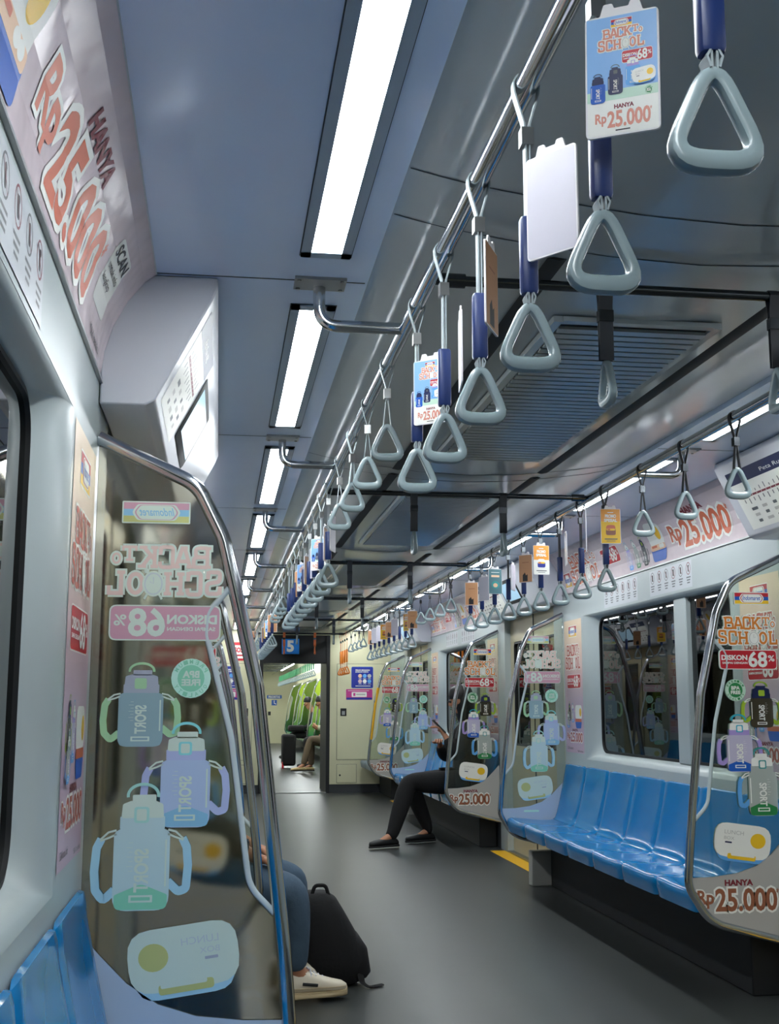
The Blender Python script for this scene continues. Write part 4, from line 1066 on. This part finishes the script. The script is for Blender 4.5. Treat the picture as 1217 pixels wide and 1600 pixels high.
# a chain of white tags hanging from the right rail
o = MB().tube([(RX + .012, b1 + .333 * .9, 2.0), (RX + .014, b1 + .333 * .9, 1.93), (RX + .013, b1 + .333 * .9, 1.79)], .003, 6).build('white_lanyard', M_plastic); tag(o, 'thin white cord hanging from the right rail between two straps', 'lanyard')

# ------------------------------------------------------------------ people
def skin(name, joints, bones, m, parent=None, levels=2, root=0):
    """continuous surface grown over a joint graph; joints: [(x, y, z, r) or (x, y, z, rx, ry)]"""
    me = bpy.data.meshes.new(name); me.from_pydata([j[:3] for j in joints], bones, []); me.materials.append(m)
    o = bpy.data.objects.new(name, me); COL.objects.link(o)
    md = o.modifiers.new('skin', 'SKIN'); md.use_smooth_shade = True; md.branch_smoothing = .4
    sv = me.skin_vertices[0].data
    for i, j in enumerate(joints):
        sv[i].radius = (j[3], j[4] if len(j) > 4 else j[3]); sv[i].use_root = (i == root)
    if levels:
        ss = o.modifiers.new('subdivision', 'SUBSURF'); ss.levels = levels; ss.render_levels = levels
    if parent is not None:
        o.parent = parent; o.matrix_parent_inverse = world_of(parent).inverted()
    return o
def lerp(a, b, t): return tuple(p + (q - p) * t for p, q in zip(a, b))
def hand_graph(J, B, wi, w, d, up, curl, length=.17):
    """five fingers rooted in the palm: w wrist point, d pointing direction, up back-of-hand normal"""
    d = Vector(d).normalized(); up = Vector(up); up = (up - d * up.dot(d)).normalized(); sd = d.cross(up)
    w = Vector(w); L = length
    pi_ = len(J); J.append(tuple(w + d * L * .28) + (.026, .018)); B.append((wi, pi_))
    kn = len(J); J.append(tuple(w + d * L * .46) + (.028, .014)); B.append((pi_, kn))
    for q, ln in ((-.027, .42), (-.009, .50), (.009, .46), (.027, .36)):
        last = kn; p = w + d * L * .50 + sd * q; a = 0
        J.append(tuple(p) + (.0095,)); B.append((last, len(J) - 1)); last = len(J) - 1
        for k in range(3):
            a += curl; dd = d * math.cos(a) - up * math.sin(a)
            p = p + dd * L * ln / 3; J.append(tuple(p) + (.0088 - .0008 * k,)); B.append((last, len(J) - 1)); last = len(J) - 1
    p = w + d * L * .22 + sd * .034; J.append(tuple(p) + (.012,)); B.append((pi_, len(J) - 1)); last = len(J) - 1
    for k in range(2):
        p = p + (d * .8 + sd * (.5 - .5 * k) - up * .35).normalized() * L * .18; J.append(tuple(p) + (.0105 - .001 * k,)); B.append((last, len(J) - 1)); last = len(J) - 1

def seated(f, y, label, group, top, trousers, legs, arms, lean=.0, look=.5, shoes='sandal', shoe_m=None, hair_len=0, fingers=True, detail=2, zs=0.0, hair_m=None, bulk=1.0, cuff=.86):
    """f: direction the person faces along x (+1 / -1). distances a are measured from the wall towards the aisle"""
    wx = -f * W
    pt = lambda a, dy, z: (wx + f * a, y + dy, z + zs)
    t = thing('person', pt(.25, 0, .42), label, 'person', group)
    pel, sp, ch, nk = pt(.20, 0, .51), pt(.17 + lean * .3, 0, .68), pt(.18 + lean * .8, 0, .88), pt(.21 + lean, 0, 1.035)
    hd = pt(.235 + lean + .05 * look, 0, 1.115); hc = pt(.255 + lean + .07 * look, 0, 1.165); cr = pt(.245 + lean + .06 * look, 0, 1.235)
    J = [pel + (.145, .115), sp + (.135, .105), ch + (.150, .105), nk + (.052,), hd + (.068, .078), hc + (.076, .092), cr + (.058, .07)]
    B = [(0, 1), (1, 2), (2, 3), (3, 4), (4, 5), (5, 6)]
    fd = Vector((f * math.cos(look * .7), 0, -math.sin(look * .7)))
    ns = Vector(hc) + fd * .088 + Vector((0, 0, -.012)); J.append(tuple(ns) + (.011,)); B.append((5, 7))
    jw = Vector(hd) + fd * .055 + Vector((0, 0, -.03)); J.append(tuple(jw) + (.032,)); B.append((4, 8))
    for q in (-1, 1):
        J.append((hc[0] - f * .01, hc[1] + q * .082, hc[2] - .005, .016)); B.append((5, len(J) - 1))
    TJ = [sp + (.156 * bulk, .124 * bulk), ch + (.165 * bulk, .120 * bulk), (nk[0] - f * .004, nk[1], nk[2] - .035, .072), pt(.19, 0, .47) + (.170 * bulk, .135)]; TB = [(3, 0), (0, 1), (1, 2)]
    for q, (el, wr, hnd) in zip((-1, 1), arms):
        sh = pt(.18 + lean * .9, q * .165, .945)
        i = len(J); J += [sh + (.052,), pt(*el) + (.040,), pt(*wr) + (.026, .022)]; B += [(2, i), (i, i + 1), (i + 1, i + 2)]
        if fingers: hand_graph(J, B, i + 2, pt(*wr), Vector(pt(*hnd)) - Vector(pt(*wr)), (0, 0, 1), .42)
        else: J.append(pt(*hnd) + (.028, .018)); B.append((i + 2, len(J) - 1))
        i = len(TJ); c = lerp(pt(*el), pt(*wr), cuff)
        TJ += [sh[:3] + (.068 * bulk,), pt(*el) + (.054 * bulk,), c + (.040,)]; TB += [(1, i), (i, i + 1), (i + 1, i + 2)]
    PJ = [pt(.20, 0, .505) + (.158, .118)]; PB = []
    for q, (kn, an, toe) in zip((-1, 1), legs):
        hp = pt(.26, q * .095, .495)
        i = len(J); J += [hp + (.078,), pt(*kn) + (.056,), pt(*lerp(kn, an, .35)) + (.054,), pt(*an) + (.036,), pt(*lerp(an, toe, .55)) + (.036, .026), pt(*toe) + (.032, .020)]
        B += [(0, i), (i, i + 1), (i + 1, i + 2), (i + 2, i + 3), (i + 3, i + 4), (i + 4, i + 5)]
        i = len(PJ); PJ += [hp + (.094 * bulk,), pt(*lerp((.26, q * .095, .495), kn, .55)) + (.082 * bulk,), pt(*kn) + (.070 * bulk,), pt(*lerp(kn, an, .4)) + (.064 * bulk,), pt(*lerp(kn, an, 1.0)) + (.054,)]
        if cuff > .9: PJ.append(pt(*lerp(an, toe, .28)) + (.050, .040))
        PB += [(0, i)] + [(i + k, i + k + 1) for k in range(5 if cuff > .9 else 4)]
    skin('body', J, B, M_skin, t, detail)
    skin('top', TJ, TB, top, t, detail, root=0)
    skin('trousers', PJ, PB, trousers, t, detail)
    h = Vector(hc) - fd * .016 + Vector((0, 0, .022))
    hb = MB(); hb.ball((h.x, h.y, h.z + .012), (.098, .090, .098), 18, 12, zmin=-.25)
    if hair_len: hb.ball((h.x - f * .042, h.y, h.z - hair_len * .5), (.085, .108, .09 + hair_len * .75), 18, 12)
    hb.build('hair', hair_m or M_hair, t, angle=60)
    eb = MB()
    for q in (-1, 1): p = Vector(hc) + fd * .075 + Vector((0, q * .034, .012)); eb.ball(p, .011, 8, 6)
    eb.build('eyes', M_rubber, t, angle=60)
    if shoes:
        for q, (kn, an, toe) in zip((-1, 1), legs): shoe(Vector(pt(*an)), Vector(pt(*toe)), t, shoes, shoe_m)
    return t

def shoe(an, toe, parent, kind, m):
    d = Vector((toe.x - an.x, toe.y - an.y, 0)).normalized(); sd = Vector((-d.y, d.x, 0))
    z0 = min(toe.z - .025, an.z - .09); z0 = max(z0, 0.001)
    heel = Vector((an.x, an.y, z0)) - d * .060
    Lg = .275
    def ring(t, w, zb, h, k=14, p=.75):
        out = []
        for i in range(k):
            th = 2 * PI * i / k; c, s_ = math.cos(th), math.sin(th)
            c = math.copysign(abs(c) ** p, c); s_ = math.copysign(abs(s_) ** p, s_)
            out.append(tuple(heel + d * (t * Lg) + sd * (c * w) + Vector((0, 0, zb + h * .5 + s_ * h * .5))))
        return out
    if kind == 'sneaker':
        so = MB(); so.loft([ring(t, w, 0, h) for t, w, h in ((-.012, .012, .028), (.02, .030, .031), (.18, .036, .030), (.45, .037, .027), (.72, .045, .027), (.90, .038, .030), (.985, .020, .034), (1.005, .008, .034))], caps=True)
        so.build('sole', M_sole, parent, angle=40)
        up = MB(); up.loft([ring(t, w, .022, h, 16) for t, w, h in ((0, .010, .060), (.03, .027, .078), (.16, .034, .086), (.34, .036, .088), (.47, .036, .076), (.62, .040, .058), (.80, .041, .042), (.93, .031, .033), (.99, .012, .022))], caps=True)
        u = up.build('shoe_upper', m, parent, angle=60)
        lc = MB()
        for k in range(5):
            t_ = .44 + .065 * k; zz = .022 + .080 - .068 * (t_ - .44) / .30 * .62 + .004
            lc.tube([heel + d * (t_ * Lg) + sd * q + Vector((0, 0, zz - abs(q) * .42)) for q in (-.028, -.014, 0, .014, .028)], .0032, 6)
        lc.tube([heel + d * (.43 * Lg) + sd * q + Vector((0, 0, zz_)) for q, zz_ in ((-.03, .085), (-.018, .112), (0, .106), (.018, .112), (.03, .085))], .003, 6)
        lc.build('laces', M_plastic, parent)
        sn = -1 if sd.y > 0 else 1
        a0 = heel + d * (.30 * Lg) + sd * sn * .0375 + Vector((0, 0, .062)); a1 = heel + d * (.52 * Lg) + sd * sn * .0395 + Vector((0, 0, .053))
        MB().tube([a0, a1], 1, 8, sq=(.006, .003), up=(0, 0, 1)).build('side_patch', M_rubber, parent)
        st = MB()
        for zz, t0, t1 in ((.046, .02, .95), (.030, .05, .97)):
            st.tube([heel + d * (tt * Lg) + sd * sn * ww + Vector((0, 0, zz - .006 * tt)) for tt, ww in ((t0, .030), (.2, .0368), (.45, .0382), (.62, .0415), (.80, .0425), (t1, .032))], .0014, 6)
        st.build('seam', M_sole, parent)
    else:
        so = MB(); so.loft([ring(t, w, 0, h) for t, w, h in ((0, .014, .018), (.03, .032, .022), (.4, .036, .022), (.75, .045, .020), (.95, .032, .018), (1.0, .012, .016))], caps=True)
        so.build('sole', M_rubber, parent, angle=40)
        up = MB(); up.loft([ring(t, w, .016, h, 14) for t, w, h in ((.02, .016, .030), (.10, .032, .050), (.35, .036, .058), (.58, .041, .052), (.80, .043, .042), (.94, .032, .032), (.99, .012, .018))], caps=True)
        up.build('shoe_upper', m or M_rubber, parent, angle=60)

M_dtee = mat('dark shirt cloth', (42, 42, 46), .9, bump=.2, bscale=40)
M_brown = mat('brown trouser cloth', (96, 82, 66), .9, bump=.2, bscale=40)
M_pshirt = mat('pale shirt cloth', (186, 190, 160), .9)
M_gshirt = mat('grey green shirt cloth', (96, 112, 92), .9)
# man in jeans on the second left bench
seated(1, 4.79, 'person in washed jeans and cream trainers seated behind the near left partition', None, M_dtee, M_jean,
       [((.595, -.085, .425), (.595, -.010, .115), (.750, .030, .040)), ((.615, .20, .435), (.57, .22, .115), (.72, .25, .040))],
       [((.24, -.20, .68), (.43, -.11, .560), (.53, -.08, .525)), ((.24, .22, .68), (.43, .16, .570), (.53, .17, .535))], lean=-.05, look=.15, shoes='sneaker', shoe_m=M_shoe)
# person in black on the right bench
seated(-1, 9.93, 'person all in black sitting with legs stretched out, holding a phone', None, M_black, M_black,
       [((.70, -.13, .505), (.855, -.27, .100), (.985, -.33, .040)), ((.66, .10, .500), (.50, .06, .100), (.62, .02, .040))],
       [((.31, -.20, .70), (.39, -.16, .870), (.43, -.15, .925)), ((.34, .19, .68), (.40, .06, .80), (.42, -.01, .84))], lean=-.03, look=.4, shoes='sandal', shoe_m=M_rubber, hair_len=.12, bulk=1.2, cuff=.98)
ph = thing('phone', (W - .445, 9.79, .945), 'dark phone held up by the person in black', 'phone')
b = MB(); b.prism(rounded([(-.036, -.075), (.036, -.075), (.036, .075), (-.036, .075)], .008, 4), lambda u, v, q: (W - .445 - v * .70 + q * .70, 9.785 + u, .955 + v * .70 + q * .70), -.0045, .0045); b.build('case', M_rubber, ph)
b = MB(); b.prism(rounded([(-.032, -.070), (.032, -.070), (.032, .070), (-.032, .070)], .005, 4), lambda u, v, q: (W - .445 - v * .70 + q * .70, 9.785 + u, .955 + v * .70 + q * .70), .0046, .0052); b.build('display', M_navy, ph)

# black backpack on the floor by the jeans
bp = thing('backpack', (-.50, 5.10, 0), 'black backpack standing on the floor beside the jeans', 'bag')
q = MB()
def bring(z, w, d, dx):
    return [(-.515 + dx + w * math.copysign(abs(math.cos(a)) ** .6, math.cos(a)), 5.12 + d * math.copysign(abs(math.sin(a)) ** .6, math.sin(a)), z) for a in [2 * PI * k / 20 for k in range(20)]]
q.loft([bring(*v) for v in ((.004, .085, .10, .02), (.02, .115, .125, .02), (.10, .130, .14, .015), (.20, .120, .135, -.005), (.28, .098, .125, -.03), (.335, .078, .11, -.045), (.36, .045, .07, -.05))], caps=True)
q.build('bag_body', M_black, bp, angle=60)
q = MB(); q.loft([[(x_ + dx, y_ * 1, z_) for x_, y_, z_ in bring(z, w, d, ddx)] for z, w, d, ddx, dx in ((.03, .05, .10, .02, .09), (.05, .065, .11, .02, .09), (.14, .06, .11, .015, .085), (.19, .04, .09, .0, .085))], caps=True); q.build('front_pocket', M_black, bp, angle=60)
MB().tube(rounded([(-.59, 5.08, .345), (-.575, 5.08, .392), (-.53, 5.08, .392), (-.515, 5.08, .345)], .02, 4, closed=False), .008, 8).build('carry_handle', M_black, bp)
q = MB(); q.tube(rounded([(-.40, 5.04, .10), (-.385, 5.0, .02), (-.36, 4.98, .006), (-.30, 5.02, .006)], .03, 5, closed=False), 1, 6, sq=(.004, .014), up=(0, 0, 1)); q.build('strap', M_black, bp)

# passengers in the next car
seated(-1, NP[1] + .85, 'person in brown trousers with legs crossed, nearest passenger in the next car', 'passengers in the next car', M_gshirt, M_brown,
       [((.70, -.10, .56), (.82, -.16, .12), (.96, -.18, .05)), ((.66, .10, .50), (.66, .16, .10), (.82, .18, .04))],
       [((.30, -.2, .70), (.46, -.1, .62), (.54, -.08, .60)), ((.30, .2, .70), (.46, .1, .62), (.54, .08, .60))], lean=.05, look=.6, shoe_m=mat('tan shoe', (190, 168, 120), .6), fingers=False, detail=1, hair_len=.0)
seated(-1, NP[1] + 2.3, 'person in a pale shirt looking down, middle passenger in the next car', 'passengers in the next car', M_pshirt, M_black,
       [((.66, -.10, .50), (.60, -.10, .10), (.74, -.11, .04)), ((.66, .10, .50), (.60, .10, .10), (.74, .11, .04))],
       [((.32, -.2, .70), (.48, -.1, .74), (.54, -.06, .80)), ((.32, .2, .70), (.48, .1, .70), (.54, .06, .76))], lean=.10, look=.8, shoe_m=M_rubber, fingers=False, detail=1)
sc_ = thing('suitcase', (W - .80, NP[1] + 2.2, 0), 'tall black case standing in front of the middle passenger in the next car', 'suitcase')
MB().box((W - 1.10, NP[1] + 1.98, .05), (W - .86, NP[1] + 2.5, .60)).build('case', M_black, sc_, bevel=.04); MB().box((W - 1.105, NP[1] + 2.0, .0), (W - 1.07, NP[1] + 2.1, .12)).build('wheel_cover', PAL['red'], sc_, bevel=.01)
seated(-1, NP[3] + 1.0, 'person in dark clothes, farthest passenger seen through the doorway', 'passengers in the next car', M_dtee, M_black,
       [((.72, -.12, .50), (.74, -.16, .10), (.88, -.18, .04)), ((.70, .12, .50), (.74, .14, .10), (.88, .16, .04))],
       [((.30, -.2, .70), (.46, -.1, .66), (.54, -.06, .68)), ((.30, .2, .70), (.46, .1, .62), (.54, .08, .60))], lean=.06, look=.8, shoe_m=M_rubber, fingers=False, detail=1)
bg = thing('backpack', (W - .62, NP[3] + .9, .55), 'black bag on the lap of the farthest passenger', 'bag')
MB().box((W - .78, NP[3] + .72, .565), (W - .42, NP[3] + 1.12, .70)).build('bag_body', M_black, bg, bevel=.05, seg=3)
